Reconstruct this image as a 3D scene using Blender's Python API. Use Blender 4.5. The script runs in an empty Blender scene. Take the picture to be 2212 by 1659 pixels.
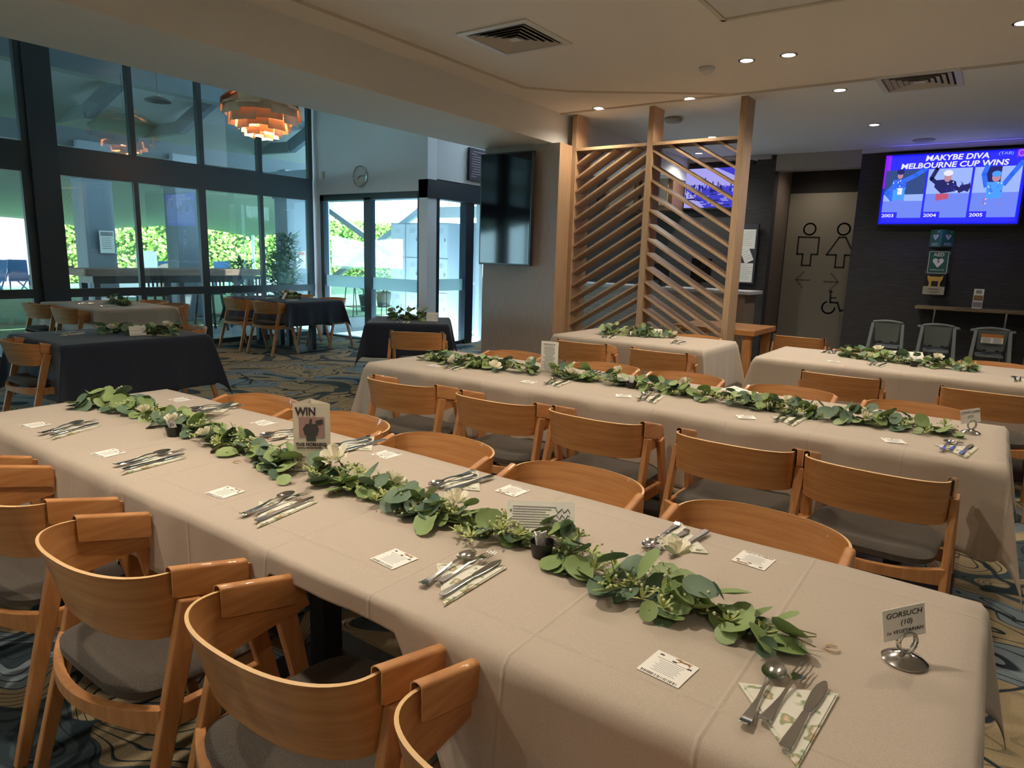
import bpy, math, random
from mathutils import Vector, Matrix
PI = math.pi
R = math.radians
sc = bpy.context.scene
col = sc.collection

# ---------------------------------------------------------------- camera
cam_d = bpy.data.cameras.new('camera')
cam = bpy.data.objects.new('camera', cam_d)
col.objects.link(cam)
cam_d.sensor_width = 36.0
cam_d.lens = 1456.0 / 2212.0 * 36.0
cam_d.clip_start = 0.05
cam_d.clip_end = 300
def cam_matrix(pitch, roll, yaw, h):
    cr, sr = math.cos(roll), math.sin(roll)
    cp, sp = math.cos(pitch), math.sin(pitch)
    c, s = math.cos(yaw), math.sin(yaw)
    def lvl(v):
        x, y, z = v
        x, y = cr * x + sr * y, -sr * x + cr * y
        rgt, fwd, up = x, -sp * y + cp * z, -cp * y - sp * z
        return Vector((rgt * c - fwd * s, rgt * s + fwd * c, up))
    X = lvl((1, 0, 0)); Y = -lvl((0, 1, 0)); Z = -lvl((0, 0, 1))
    m = Matrix.Identity(4)
    for i in range(3):
        m[i][0] = X[i]; m[i][1] = Y[i]; m[i][2] = Z[i]
    m[2][3] = h
    return m
cam.matrix_world = cam_matrix(R(10.69), R(1.755), R(35.4), 1.41)
sc.camera = cam
sc.view_settings.view_transform = 'Standard'
sc.view_settings.look = 'None'
sc.view_settings.gamma = 1.0
sc.view_settings.use_curve_mapping = False
sc.view_settings.exposure = 0.72

# ---------------------------------------------------------------- world and sun
w = bpy.data.worlds.new('sky'); sc.world = w; w.use_nodes = True
nt = w.node_tree
bg = nt.nodes['Background']
bg.inputs['Color'].default_value = (0.62, 0.82, 1.0, 1)
bg.inputs['Strength'].default_value = 10.0
sun_d = bpy.data.lights.new('sun', 'SUN'); sun_d.energy = 10.0; sun_d.angle = R(0.6); sun_d.color = (1, 0.95, 0.86)
sun = bpy.data.objects.new('sun', sun_d); col.objects.link(sun)
sun.rotation_euler = Vector((0.62, 0.25, 0.95)).to_track_quat('Z', 'Y').to_euler()

# ---------------------------------------------------------------- helpers
def M(name, color, rough=0.6, metal=0.0, spec=0.5, emit=None, es=1.0, noise=None, bump=None, sheen=0.0, coat=0.0):
    """noise=(scale,color2,(sx,sy,sz),detail) mixes a second colour; bump=(scale,strength,(sx,sy,sz))"""
    m = bpy.data.materials.new(name); m.use_nodes = True
    n = m.node_tree; b = n.nodes['Principled BSDF']
    b.inputs['Base Color'].default_value = (*color, 1)
    b.inputs['Roughness'].default_value = rough
    b.inputs['Metallic'].default_value = metal
    b.inputs['Specular IOR Level'].default_value = spec
    b.inputs['Sheen Weight'].default_value = sheen
    b.inputs['Coat Weight'].default_value = coat
    if emit:
        b.inputs['Emission Color'].default_value = (*emit, 1)
        b.inputs['Emission Strength'].default_value = es
    if noise or bump:
        tc = n.nodes.new('ShaderNodeTexCoord')
    if noise:
        s, c2, sv, det = noise
        mp = n.nodes.new('ShaderNodeMapping'); mp.inputs['Scale'].default_value = sv
        n.links.new(tc.outputs['Object'], mp.inputs['Vector'])
        t = n.nodes.new('ShaderNodeTexNoise'); t.inputs['Scale'].default_value = s; t.inputs['Detail'].default_value = det
        n.links.new(mp.outputs[0], t.inputs['Vector'])
        rp = n.nodes.new('ShaderNodeValToRGB')
        rp.color_ramp.elements[0].position = 0.35; rp.color_ramp.elements[1].position = 0.65
        rp.color_ramp.elements[0].color = (*color, 1); rp.color_ramp.elements[1].color = (*c2, 1)
        n.links.new(t.outputs['Fac'], rp.inputs['Fac'])
        n.links.new(rp.outputs['Color'], b.inputs['Base Color'])
    if bump:
        s, st, sv = bump
        mp = n.nodes.new('ShaderNodeMapping'); mp.inputs['Scale'].default_value = sv
        n.links.new(tc.outputs['Object'], mp.inputs['Vector'])
        t = n.nodes.new('ShaderNodeTexNoise'); t.inputs['Scale'].default_value = s; t.inputs['Detail'].default_value = 3
        n.links.new(mp.outputs[0], t.inputs['Vector'])
        bm = n.nodes.new('ShaderNodeBump'); bm.inputs['Strength'].default_value = st; bm.inputs['Distance'].default_value = 0.01
        n.links.new(t.outputs['Fac'], bm.inputs['Height']); n.links.new(bm.outputs[0], b.inputs['Normal'])
    return m

NEST = {'print': ('paper_sheet', 'paper_slip', 'card', 'stand_plate'), 'handwriting': ('card', 'board'), 'lettering': ('backing', 'sign_panel'), 'vent_slots': ('door',), 'strap_slot': ('backrest',), 'warning_label': ('backrest',), 'hinge': ('arm',), 'pictograms': ('panel',), 'display': ('face',)}
class MB:
    def __init__(s): s.v = []; s.f = []; s.mi = []; s.m = Matrix.Identity(4); s.cur = 0
    def add(s, vs, fs, mi=None):
        o = len(s.v)
        s.v += [tuple(s.m @ Vector(p)) for p in vs]
        s.f += [[i + o for i in f] for f in fs]
        s.mi += [s.cur if mi is None else mi] * len(fs)
        return s
    def box(s, x0, x1, y0, y1, z0, z1, mi=None):
        return s.add([(x0,y0,z0),(x1,y0,z0),(x1,y1,z0),(x0,y1,z0),(x0,y0,z1),(x1,y0,z1),(x1,y1,z1),(x0,y1,z1)],
                     [(0,3,2,1),(4,5,6,7),(0,1,5,4),(1,2,6,5),(2,3,7,6),(3,0,4,7)], mi)
    def beam(s, a, b, wa, ha, wb=None, hb=None, side=(1,0,0), mi=None):
        """rectangular bar from a to b; w along side, h along the other normal"""
        wb = wb or wa; hb = hb or ha
        a = Vector(a); b = Vector(b); d = (b - a).normalized(); sd = Vector(side); sd = (sd - d * sd.dot(d)).normalized(); n = d.cross(sd)
        vs = []
        for p, ww, hh in ((a, wa, ha), (b, wb, hb)):
            for i, j in ((-1,-1),(1,-1),(1,1),(-1,1)): vs.append(p + sd * (i * ww / 2) + n * (j * hh / 2))
        return s.add(vs, [(0,3,2,1),(4,5,6,7),(0,1,5,4),(1,2,6,5),(2,3,7,6),(3,0,4,7)], mi)
    def tube(s, pts, r, n=8, closed=False, mi=None):
        pts = [Vector(p) for p in pts]; N = len(pts); vs = []; up = Vector((0,0,1))
        for i, p in enumerate(pts):
            a = pts[(i - 1) % N] if closed or i > 0 else p; b = pts[(i + 1) % N] if closed or i < N - 1 else p
            d = (b - a).normalized() if (b - a).length > 1e-9 else Vector((0,0,1))
            u = up.cross(d)
            if u.length < 1e-3: u = Vector((1,0,0)).cross(d)
            u.normalize(); v = d.cross(u); rr = r[i] if isinstance(r, (list, tuple)) else r
            for k in range(n):
                t = 2 * PI * k / n; vs.append(p + u * (rr * math.cos(t)) + v * (rr * math.sin(t)))
        fs = []
        for i in range(N if closed else N - 1):
            j = (i + 1) % N
            for k in range(n): fs.append((i*n+k, i*n+(k+1)%n, j*n+(k+1)%n, j*n+k))
        if not closed: fs += [tuple(range(n - 1, -1, -1)), tuple((N-1)*n + k for k in range(n))]
        return s.add(vs, fs, mi)
    def lathe(s, prof, n=24, c=(0,0,0), cap=True, mi=None):
        vs = []; N = len(prof)
        for r_, z in prof:
            for k in range(n):
                t = 2 * PI * k / n; vs.append((c[0] + r_ * math.cos(t), c[1] + r_ * math.sin(t), c[2] + z))
        fs = [(i*n+k, i*n+(k+1)%n, (i+1)*n+(k+1)%n, (i+1)*n+k) for i in range(N-1) for k in range(n)]
        if cap: fs += [tuple(range(n-1,-1,-1)), tuple((N-1)*n+k for k in range(n))]
        return s.add(vs, fs, mi)
    def grid(s, fn, nu, nv, closed_u=False, mi=None):
        vs = [fn(i / nu, j / nv) for i in range(nu + 1) for j in range(nv + 1)]
        fs = [(i*(nv+1)+j, (i+1)*(nv+1)+j, (i+1)*(nv+1)+j+1, i*(nv+1)+j+1) for i in range(nu) for j in range(nv)]
        return s.add(vs, fs, mi)
    def prism(s, poly, z0, z1, mi=None):
        n = len(poly)
        return s.add([(x, y, z0) for x, y in poly] + [(x, y, z1) for x, y in poly],
                     [tuple(range(n-1,-1,-1)), tuple(range(n, 2*n))] + [(i, (i+1)%n, n+(i+1)%n, n+i) for i in range(n)], mi)
    def wallpoly(s, poly, y0, y1, mi=None):
        """polygon in x,z extruded from y0 (front, facing -y) to y1"""
        n = len(poly)
        return s.add([(x, y0, z) for x, z in poly] + [(x, y1, z) for x, z in poly],
                     [tuple(range(n)), tuple(range(2*n-1, n-1, -1))] + [(i, n+i, n+(i+1)%n, (i+1)%n) for i in range(n)], mi)
    def sphere(s, c, r, n=8, sc3=(1,1,1), mi=None):
        m = max(3, n // 2 + 1); vs = [(c[0], c[1], c[2] + r * sc3[2])]
        for i in range(1, m):
            a = PI * i / m
            for k in range(n):
                t = 2 * PI * k / n
                vs.append((c[0] + r*sc3[0]*math.sin(a)*math.cos(t), c[1] + r*sc3[1]*math.sin(a)*math.sin(t), c[2] + r*sc3[2]*math.cos(a)))
        vs.append((c[0], c[1], c[2] - r * sc3[2])); L = len(vs) - 1
        fs = [(0, 1 + k, 1 + (k+1) % n) for k in range(n)]
        for i in range(m - 2):
            for k in range(n): fs.append((1+i*n+k, 1+(i+1)*n+k, 1+(i+1)*n+(k+1)%n, 1+i*n+(k+1)%n))
        fs += [(L, 1+(m-2)*n+(k+1)%n, 1+(m-2)*n+k) for k in range(n)]
        return s.add(vs, fs, mi)
    def build(s, name, mats, parent=None, smooth=False, bevel=0, solid=0, sub=0, loc=None, rz=0):
        me = bpy.data.meshes.new(name); me.from_pydata(s.v, [], s.f)
        for m in (mats if isinstance(mats, (list, tuple)) else [mats]): me.materials.append(m)
        if any(s.mi): me.polygons.foreach_set('material_index', s.mi)
        if smooth: me.polygons.foreach_set('use_smooth', [True] * len(me.polygons))
        me.validate(); me.update()
        o = bpy.data.objects.new(name, me); col.objects.link(o)
        if smooth == 'auto':
            try: me.set_sharp_from_angle(angle=R(38))
            except Exception: pass
        if solid:
            q = o.modifiers.new('solid', 'SOLIDIFY'); q.thickness = abs(solid); q.offset = 0
        if sub:
            q = o.modifiers.new('sub', 'SUBSURF'); q.levels = sub; q.render_levels = sub
        if bevel:
            q = o.modifiers.new('bevel', 'BEVEL'); q.width = bevel; q.segments = 2; q.limit_method = 'ANGLE'
        if parent:
            if name in NEST:
                q = [c for c in parent.children if c.name.split('.')[0] in NEST[name]]
                if q: parent = q[-1]
            o.parent = parent
        if loc: o.location = loc
        if rz: o.rotation_euler.z = rz
        return o

def tag(o, label=None, cat=None, group=None, kind=None):
    if label: o['label'] = label
    if cat: o['category'] = cat
    if group: o['group'] = group
    if kind: o['kind'] = kind
    return o
def thing(name, label, cat, loc=(0,0,0), rz=0, group=None, kind=None):
    o = bpy.data.objects.new(name, None); col.objects.link(o)
    o.location = loc; o.rotation_euler.z = rz; o.empty_display_size = 0.1
    return tag(o, label, cat, group, kind)
def struct(name, label=None, loc=(0,0,0)):
    return thing(name, label, None, loc, kind='structure')
KIDS = {}
def kids(o): return [c for c in bpy.data.objects if c.parent == o]
def copy_tree(o, loc, rz, label=None, group=None):
    if o.name not in KIDS: KIDS[o.name] = [(c, kids(c)) for c in kids(o)]
    r_ = o.copy(); col.objects.link(r_); r_.location = loc; r_.rotation_euler.z = rz
    if label: r_['label'] = label
    if group: r_['group'] = group
    for c, gs in KIDS[o.name]:
        d = c.copy(); col.objects.link(d); d.parent = r_
        for g in gs:
            e = g.copy(); col.objects.link(e); e.parent = d
    return r_
def text_mb(mb, s, size, loc, rot=(PI/2,0,0), ext=0.0008, align='LEFT', xs=1.0, mi=None, bold=0.0, shear=0.0):
    cu = bpy.data.curves.new('t', 'FONT'); cu.body = s; cu.size = size; cu.extrude = ext; cu.align_x = align
    cu.offset = bold; cu.resolution_u = 3; cu.shear = shear
    ob = bpy.data.objects.new('t', cu); col.objects.link(ob)
    dg = bpy.context.evaluated_depsgraph_get()
    me = bpy.data.meshes.new_from_object(ob.evaluated_get(dg))
    from mathutils import Euler
    mt = Matrix.Translation(loc) @ Euler(rot).to_matrix().to_4x4() @ Matrix.Diagonal((xs, 1, 1, 1))
    mb.add([tuple(mt @ v.co) for v in me.vertices], [tuple(p.vertices) for p in me.polygons], mi)
    bpy.data.objects.remove(ob); bpy.data.curves.remove(cu); bpy.data.meshes.remove(me)

def lerp(a, b, t): return a + (b - a) * t

# ---------------------------------------------------------------- materials
oak = M('oak_veneer', (0.46, 0.19, 0.055), 0.42, noise=(5, (0.58, 0.27, 0.09), (1, 1, 14), 5), bump=(60, 0.12, (1, 1, 16)), coat=.45)
oak_edge = M('oak_edge', (0.72, 0.47, 0.22), 0.5)
oak_leg = M('oak_solid', (0.45, 0.195, 0.065), 0.45, noise=(9, (0.56, 0.27, 0.10), (6, 6, .7), 4))
screen_oak = M('pale_oak', (0.50, 0.34, 0.20), 0.5, noise=(6, (0.40, 0.26, 0.15), (20, 20, 0.6), 5))
seat_fab = M('taupe_fabric', (0.074, 0.062, 0.048), 0.95, noise=(300, (0.046, 0.038, 0.029), (1, 1, 1), 2), sheen=0.1)
black_metal = M('black_metal', (0.012, 0.012, 0.014), 0.45)
frame_dark = M('dark_frame', (0.045, 0.060, 0.070), 0.4)
wall_grey = M('grey_paint', (0.30, 0.30, 0.30), 0.85)
wall_white = M('off_white_paint', (0.82, 0.80, 0.76), 0.8)
ceil_m = M('ceiling_paint', (0.60, 0.54, 0.47), 0.9)
ceil_b = M('bulkhead_paint', (0.76, 0.76, 0.74), 0.9)
black_m = M('matte_black', (0.01, 0.01, 0.011), 0.6)
gloss_black = M('gloss_black', (0.006, 0.006, 0.008), 0.06)
white_pl = M('white_plastic', (0.7, 0.7, 0.68), 0.5)
chrome = M('steel', (0.62, 0.61, 0.59), 0.16, 1.0)
paper = M('paper', (0.90, 0.88, 0.81), 0.7)
ink = M('ink', (0.03, 0.03, 0.035), 0.7)
brown_ink = M('brown_ink', (0.30, 0.16, 0.06), 0.7)
grey_ink = M('grey_ink', (0.30, 0.30, 0.30), 0.7)
grey_pl = M('grey_plastic', (0.21, 0.235, 0.23), 0.5)
turf = M('turf', (0.13, 0.22, 0.12), 0.95, noise=(8, (0.09, 0.17, 0.09), (1, 1, 1), 4))
paving = M('paving', (0.26, 0.27, 0.28), 0.85, noise=(2, (0.22, 0.23, 0.24), (1, 1, 1), 3))
steel_grey = M('painted_steel', (0.20, 0.24, 0.28), 0.6)
awning = M('awning_fabric', (0.26, 0.28, 0.285), 0.9)
locker_m = M('locker_paint', (0.52, 0.55, 0.58), 0.5)
leaf_a = M('leaf_green', (0.22, 0.32, 0.11), 0.5, noise=(12, (0.30, 0.40, 0.16), (1, 1, 1), 2))
leaf_b = M('leaf_blue_green', (0.085, 0.155, 0.095), 0.5, noise=(12, (0.15, 0.23, 0.14), (1, 1, 1), 2))
sprig_m = M('sprig_green', (0.42, 0.48, 0.16), 0.6)
berry_m = M('berry', (0.62, 0.66, 0.36), 0.5)
stem_m = M('stem', (0.22, 0.20, 0.09), 0.7)
rose_m = M('rose_cream', (0.88, 0.84, 0.68), 0.7)

def glass_mat(name, tint=(0.82, 0.93, 0.92), refl=1.0, rough=0.0):
    m = bpy.data.materials.new(name); m.use_nodes = True; n = m.node_tree; n.nodes.clear()
    o = n.nodes.new('ShaderNodeOutputMaterial'); mx = n.nodes.new('ShaderNodeMixShader')
    t = n.nodes.new('ShaderNodeBsdfTransparent'); g = n.nodes.new('ShaderNodeBsdfGlossy'); f = n.nodes.new('ShaderNodeLayerWeight'); pw_ = n.nodes.new('ShaderNodeMath'); pw_.operation = 'POWER'; pw_.inputs[1].default_value = 4
    t.inputs['Color'].default_value = (*tint, 1); g.inputs['Roughness'].default_value = rough
    mu = n.nodes.new('ShaderNodeMath'); mu.operation = 'MULTIPLY_ADD'; mu.inputs[1].default_value = .6; mu.inputs[2].default_value = .05 * refl
    f.inputs['Blend'].default_value = 0.5; n.links.new(f.outputs['Facing'], pw_.inputs[0])
    n.links.new(pw_.outputs[0], mu.inputs[0]); n.links.new(mu.outputs[0], mx.inputs[0])
    n.links.new(t.outputs[0], mx.inputs[1]); n.links.new(g.outputs[0], mx.inputs[2]); n.links.new(mx.outputs[0], o.inputs[0])
    return m
glass = glass_mat('window_glass', refl=2.0)
def frosted_mat():
    m = bpy.data.materials.new('frosted_film'); m.use_nodes = True; n = m.node_tree; n.nodes.clear()
    o = n.nodes.new('ShaderNodeOutputMaterial'); mx = n.nodes.new('ShaderNodeMixShader'); mx.inputs[0].default_value = 0.75
    t = n.nodes.new('ShaderNodeBsdfTransparent'); d = n.nodes.new('ShaderNodeBsdfTranslucent'); d.inputs['Color'].default_value = (0.26, 0.33, 0.33, 1)
    n.links.new(t.outputs[0], mx.inputs[1]); n.links.new(d.outputs[0], mx.inputs[2]); n.links.new(mx.outputs[0], o.inputs[0])
    return m
frosted = frosted_mat()

def carpet_mat():
    m = bpy.data.materials.new('floral_carpet'); m.use_nodes = True; n = m.node_tree; b = n.nodes['Principled BSDF']
    b.inputs['Roughness'].default_value = 0.95; b.inputs['Specular IOR Level'].default_value = 0.2
    tc = n.nodes.new('ShaderNodeTexCoord')
    def noise(scale, detail, dist=0.0, vec=None):
        t = n.nodes.new('ShaderNodeTexNoise'); t.inputs['Scale'].default_value = scale; t.inputs['Detail'].default_value = detail
        t.inputs['Distortion'].default_value = dist; n.links.new(vec or tc.outputs['Object'], t.inputs['Vector']); return t
    def math_(op, a, bb=None, v=None):
        q = n.nodes.new('ShaderNodeMath'); q.operation = op; n.links.new(a, q.inputs[0])
        if bb is not None: n.links.new(bb, q.inputs[1])
        if v is not None: q.inputs[1].default_value = v
        return q.outputs[0]
    def ramp(inp, els, const=False):
        r_ = n.nodes.new('ShaderNodeValToRGB'); cr = r_.color_ramp
        if const: cr.interpolation = 'CONSTANT'
        while len(cr.elements) < len(els): cr.elements.new(0.5)
        for e, (p, c) in zip(cr.elements, els): e.position = p; e.color = (*c, 1)
        n.links.new(inp, r_.inputs['Fac']); return r_.outputs['Color']
    big = noise(1.15, 1.5, 1.2)
    base = ramp(big.outputs['Fac'], [(0.0, (0.035, 0.055, 0.065)), (0.37, (0.19, 0.24, 0.27)), (0.45, (0.34, 0.27, 0.16)), (0.57, (0.055, 0.080, 0.09)), (0.64, (0.28, 0.23, 0.14))], True)
    # petal-like contour lines
    lin = math_('MULTIPLY', big.outputs['Fac'], v=38)
    fr = math_('FRACT', lin)
    line = ramp(fr, [(0.0, (1, 1, 1)), (0.12, (1, 1, 1)), (0.2, (0, 0, 0))])
    msk = noise(0.9, 1, 0.5)
    mk = ramp(msk.outputs['Fac'], [(0.44, (0, 0, 0)), (0.5, (1, 1, 1))])
    vo = n.nodes.new('ShaderNodeTexVoronoi'); vo.feature = 'DISTANCE_TO_EDGE'; vo.inputs['Scale'].default_value = 1.7
    wv = noise(2.2, 2)
    mixv = n.nodes.new('ShaderNodeMixRGB'); mixv.inputs[0].default_value = 0.32
    n.links.new(tc.outputs['Object'], mixv.inputs[1]); n.links.new(wv.outputs['Color'], mixv.inputs[2]); n.links.new(mixv.outputs[0], vo.inputs['Vector'])
    vl = ramp(vo.outputs['Distance'], [(0.0, (1, 1, 1)), (0.008, (1, 1, 1)), (0.014, (0, 0, 0))])
    mm = math_('MULTIPLY', line, mk); tot = math_('MAXIMUM', mm, vl)
    mx = n.nodes.new('ShaderNodeMixRGB'); n.links.new(tot, mx.inputs[0]); n.links.new(base, mx.inputs[1]); mx.inputs[2].default_value = (0.022, 0.035, 0.042, 1)
    fine = noise(260, 2)
    sp = ramp(fine.outputs['Fac'], [(0.3, (0.72, 0.72, 0.72)), (0.7, (1.25, 1.25, 1.25))])
    m2 = n.nodes.new('ShaderNodeMixRGB'); m2.blend_type = 'MULTIPLY'; m2.inputs[0].default_value = 1
    n.links.new(mx.outputs[0], m2.inputs[1]); n.links.new(sp, m2.inputs[2]); n.links.new(m2.outputs[0], b.inputs['Base Color'])
    return m
carpet = carpet_mat()

def cloth_mat(name, color, crease=0.35, sheen=0.2):
    m = M(name, color, 0.85, sheen=sheen); n = m.node_tree; b = n.nodes['Principled BSDF']
    tc = n.nodes.new('ShaderNodeTexCoord'); sx = n.nodes.new('ShaderNodeSeparateXYZ'); n.links.new(tc.outputs['Object'], sx.inputs[0])
    tot = None
    for ax, per, off in (('X', crease, 0.05), ('Y', 0.62, 0.31)):
        a = n.nodes.new('ShaderNodeMath'); a.operation = 'ADD'; a.inputs[1].default_value = off; n.links.new(sx.outputs[ax], a.inputs[0])
        p = n.nodes.new('ShaderNodeMath'); p.operation = 'PINGPONG'; p.inputs[1].default_value = per / 2; n.links.new(a.outputs[0], p.inputs[0])
        mr = n.nodes.new('ShaderNodeMapRange'); mr.inputs['From Min'].default_value = 0; mr.inputs['From Max'].default_value = 0.006; mr.inputs['To Min'].default_value = 1; mr.inputs['To Max'].default_value = 0
        n.links.new(p.outputs[0], mr.inputs['Value'])
        if tot is None: tot = mr.outputs[0]
        else:
            q = n.nodes.new('ShaderNodeMath'); q.operation = 'MAXIMUM'; n.links.new(tot, q.inputs[0]); n.links.new(mr.outputs[0], q.inputs[1]); tot = q.outputs[0]
    ns = n.nodes.new('ShaderNodeTexNoise'); ns.inputs['Scale'].default_value = 5; ns.inputs['Detail'].default_value = 4; n.links.new(tc.outputs['Object'], ns.inputs['Vector'])
    ml = n.nodes.new('ShaderNodeMath'); ml.operation = 'MULTIPLY_ADD'; ml.inputs[1].default_value = 0.9; n.links.new(ns.outputs['Fac'], ml.inputs[0]); n.links.new(tot, ml.inputs[2])
    wv = n.nodes.new('ShaderNodeTexNoise'); wv.inputs['Scale'].default_value = 500; n.links.new(tc.outputs['Object'], wv.inputs['Vector'])
    bp = n.nodes.new('ShaderNodeBump'); bp.inputs['Strength'].default_value = 0.45; bp.inputs['Distance'].default_value = 0.004
    n.links.new(ml.outputs[0], bp.inputs['Height']); n.links.new(bp.outputs[0], b.inputs['Normal'])
    rp = n.nodes.new('ShaderNodeValToRGB'); c = color
    rp.color_ramp.elements[0].position = 0.3; rp.color_ramp.elements[1].position = 0.7
    rp.color_ramp.elements[0].color = (c[0]*.88, c[1]*.88, c[2]*.88, 1); rp.color_ramp.elements[1].color = (c[0]*1.1, c[1]*1.1, c[2]*1.1, 1)
    n.links.new(wv.outputs['Fac'], rp.inputs[0]); n.links.new(rp.outputs[0], b.inputs['Base Color'])
    return m
beige_cloth = cloth_mat('beige_tablecloth', (0.505, 0.427, 0.340))
navy_cloth = cloth_mat('navy_tablecloth', (0.012, 0.018, 0.036))

# ================================================================ room shell
CZ = 2.92
fl = MB(); fl.box(-9.5, 5.2, -4.2, 7.52, -0.12, 0); fl.box(-7.0, 5.2, 7.52, 12.6, -0.12, 0); fl.build('floor', carpet).__setitem__('kind', 'structure')
def st(o): o['kind'] = 'structure'; return o
# ceilings
def ceiling_mat(name, c1):
    m = M(name, c1, 0.9); n = m.node_tree; b = n.nodes['Principled BSDF']
    tc = n.nodes.new('ShaderNodeTexCoord'); br = n.nodes.new('ShaderNodeTexBrick'); br.offset = 0
    br.inputs['Scale'].default_value = 1; br.inputs['Mortar Size'].default_value = 0.006; br.inputs['Brick Width'].default_value = 1.2; br.inputs['Row Height'].default_value = 0.15
    n.links.new(tc.outputs['Object'], br.inputs['Vector'])
    bp = n.nodes.new('ShaderNodeBump'); bp.inputs['Strength'].default_value = 0.3; bp.inputs['Distance'].default_value = -0.003
    n.links.new(br.outputs['Fac'], bp.inputs['Height']); n.links.new(bp.outputs[0], b.inputs['Normal'])
    return m
st(MB().box(-4.03, 5.2, -4.2, 6.42, CZ, CZ+.1).build('ceiling', ceiling_mat('ceiling_board', (0.86, 0.82, 0.76))))
st(MB().box(-4.03, 5.2, 6.42, 12.6, CZ, CZ+.1).build('ceiling_rear', M('rear_ceiling', (0.82, 0.84, 0.82), 0.9)))
cw = MB(); cw.box(-9.6, -5.0, -4.2, 7.7, 3.95, 4.05); cw.box(-7.09, -5.0, 7.7, 9.5, 3.95, 4.05); st(cw.build('ceiling_window_side', wall_white))
st(MB().box(-5.0, -4.03, -4.2, 12.6, 2.6, 4.05).build('ceiling_bulkhead', ceil_b))
t_ = MB()
t_.beam((-3.74, -4.2, CZ-.004), (-3.74, 5.3, CZ-.004), .035, .012)
t_.beam((-3.74, 5.3, CZ-.004), (-3.45, 5.62, CZ-.004), .035, .012)
t_.beam((-3.45, 5.62, CZ-.004), (-2.19, 6.42, CZ-.004), .035, .012)
st(t_.build('trim_1', M('trim_paint', (0.66, 0.58, 0.48), 0.8)))
st(MB().box(-4.03, 5.2, 6.40, 6.44, CZ-.012, CZ).build('trim_2', ceil_m))
# recess frame top of picture (access hatch)
hx0, hx1, hy0, hy1 = -1.65, -0.75, 3.35, 4.49
h = MB()
for a in ((hx0,hx1,hy1-.03,hy1),(hx0,hx1,hy0,hy0+.03),(hx0,hx0+.03,hy0,hy1),(hx1-.03,hx1,hy0,hy1)): h.box(*a, CZ-.014, CZ)
st(h.build('trim_3', M('hatch_trim', (0.66, 0.62, 0.52), 0.7)))
st(MB().box(hx0+.03, hx1-.03, hy0+.03, hy1-.03, CZ-.004, CZ+.002).build('trim_4', ceil_b))
st(MB().box(-9.7, -9.6, -4.2, 12.6, 3.95, 5.0).build('wall_sky_block', steel_grey))  # unseen wall, added to block sky light from the roof beams outside
# walls
dark_wall = M('charcoal_panelling', (0.055, 0.052, 0.050), 0.75, noise=(6, (0.035, 0.033, 0.032), (1, 1, 26), 4), bump=(6, 0.5, (1, 1, 26)))
st(MB().box(-1.69, 5.2, 10.1, 10.3, 0, CZ).build('wall_back', dark_wall))
wb = MB(); wb.box(-7.09, -2.77, 10.1, 10.3, 0, 3.95)
st(wb.build('wall_bar', dark_wall))
st(MB().box(-2.77, -1.69, 10.1, 10.3, 2.70, CZ).build('wall_lintel', M('bulkhead_beige', (0.36, 0.33, 0.28), 0.8)))
pass_m = M('passage_paint', (0.17, 0.135, 0.115), 0.8)
p_ = MB(); p_.box(-3.0, -2.85, 10.3, 12.6, 0, CZ); p_.box(-1.69, -1.5, 10.3, 12.6, 0, CZ); st(p_.build('wall_passage', pass_m))
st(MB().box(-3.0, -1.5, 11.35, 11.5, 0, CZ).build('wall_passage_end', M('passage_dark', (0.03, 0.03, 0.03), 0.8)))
st(MB().box(5.1, 5.2, -4.2, 12.6, 0, CZ).build('wall_right', wall_white))
st(MB().box(-9.6, 5.2, -4.2, -4.1, 0, 4).build('wall_front', wall_white))
# cornice on the bar side
cn = MB(); cn.wallpoly([(-7.0, 2.86), (-2.83, 2.86), (-2.83, CZ), (-7.0, CZ)], 10.02, 10.1); cn.wallpoly([(-1.69, 2.86), (5.1, 2.86), (5.1, CZ), (-1.69, CZ)], 10.03, 10.1)
st(cn.build('trim_5', M('cornice', (0.55, 0.53, 0.50), 0.8), bevel=.01))
# door wall (faces the camera) and entry wall behind it
dw = MB(); dw.box(-9.55, -9.36, 7.5, 7.7, 0, 3.95); dw.box(-7.11, -6.94, 7.5, 7.7, 0, 3.95); dw.box(-9.36, -7.11, 7.5, 7.7, 2.32, 3.95)
st(dw.build('wall_door', M('blue_grey_paint', (0.78, 0.82, 0.88), 0.85)))
ew = MB(); ew.box(-7.09, -6.94, 7.7, 12.5, 2.50, 3.95); ew.box(-7.09, -6.94, 8.83, 12.5, 0, 2.24); ew.box(-7.09, -6.94, 8.83, 12.5, 2.24, 2.50)
st(ew.build('wall_entry', M('entry_paint', (0.66, 0.69, 0.72), 0.85)))
# column with portrait television
ribbed = M('ribbed_cladding', (0.56, 0.475, 0.43), 0.6, noise=(5, (0.42, 0.35, 0.315), (55, 55, 1.2), 4), bump=(5, 0.35, (60, 60, .3)))
st(MB().box(-4.93, -3.94, 6.28, 6.95, 0, 2.6).build('wall_column', [ribbed, screen_oak]))
co = bpy.data.objects['wall_column'].data
for p in co.polygons:
    if p.normal.x > .5: p.material_index = 1

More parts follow.
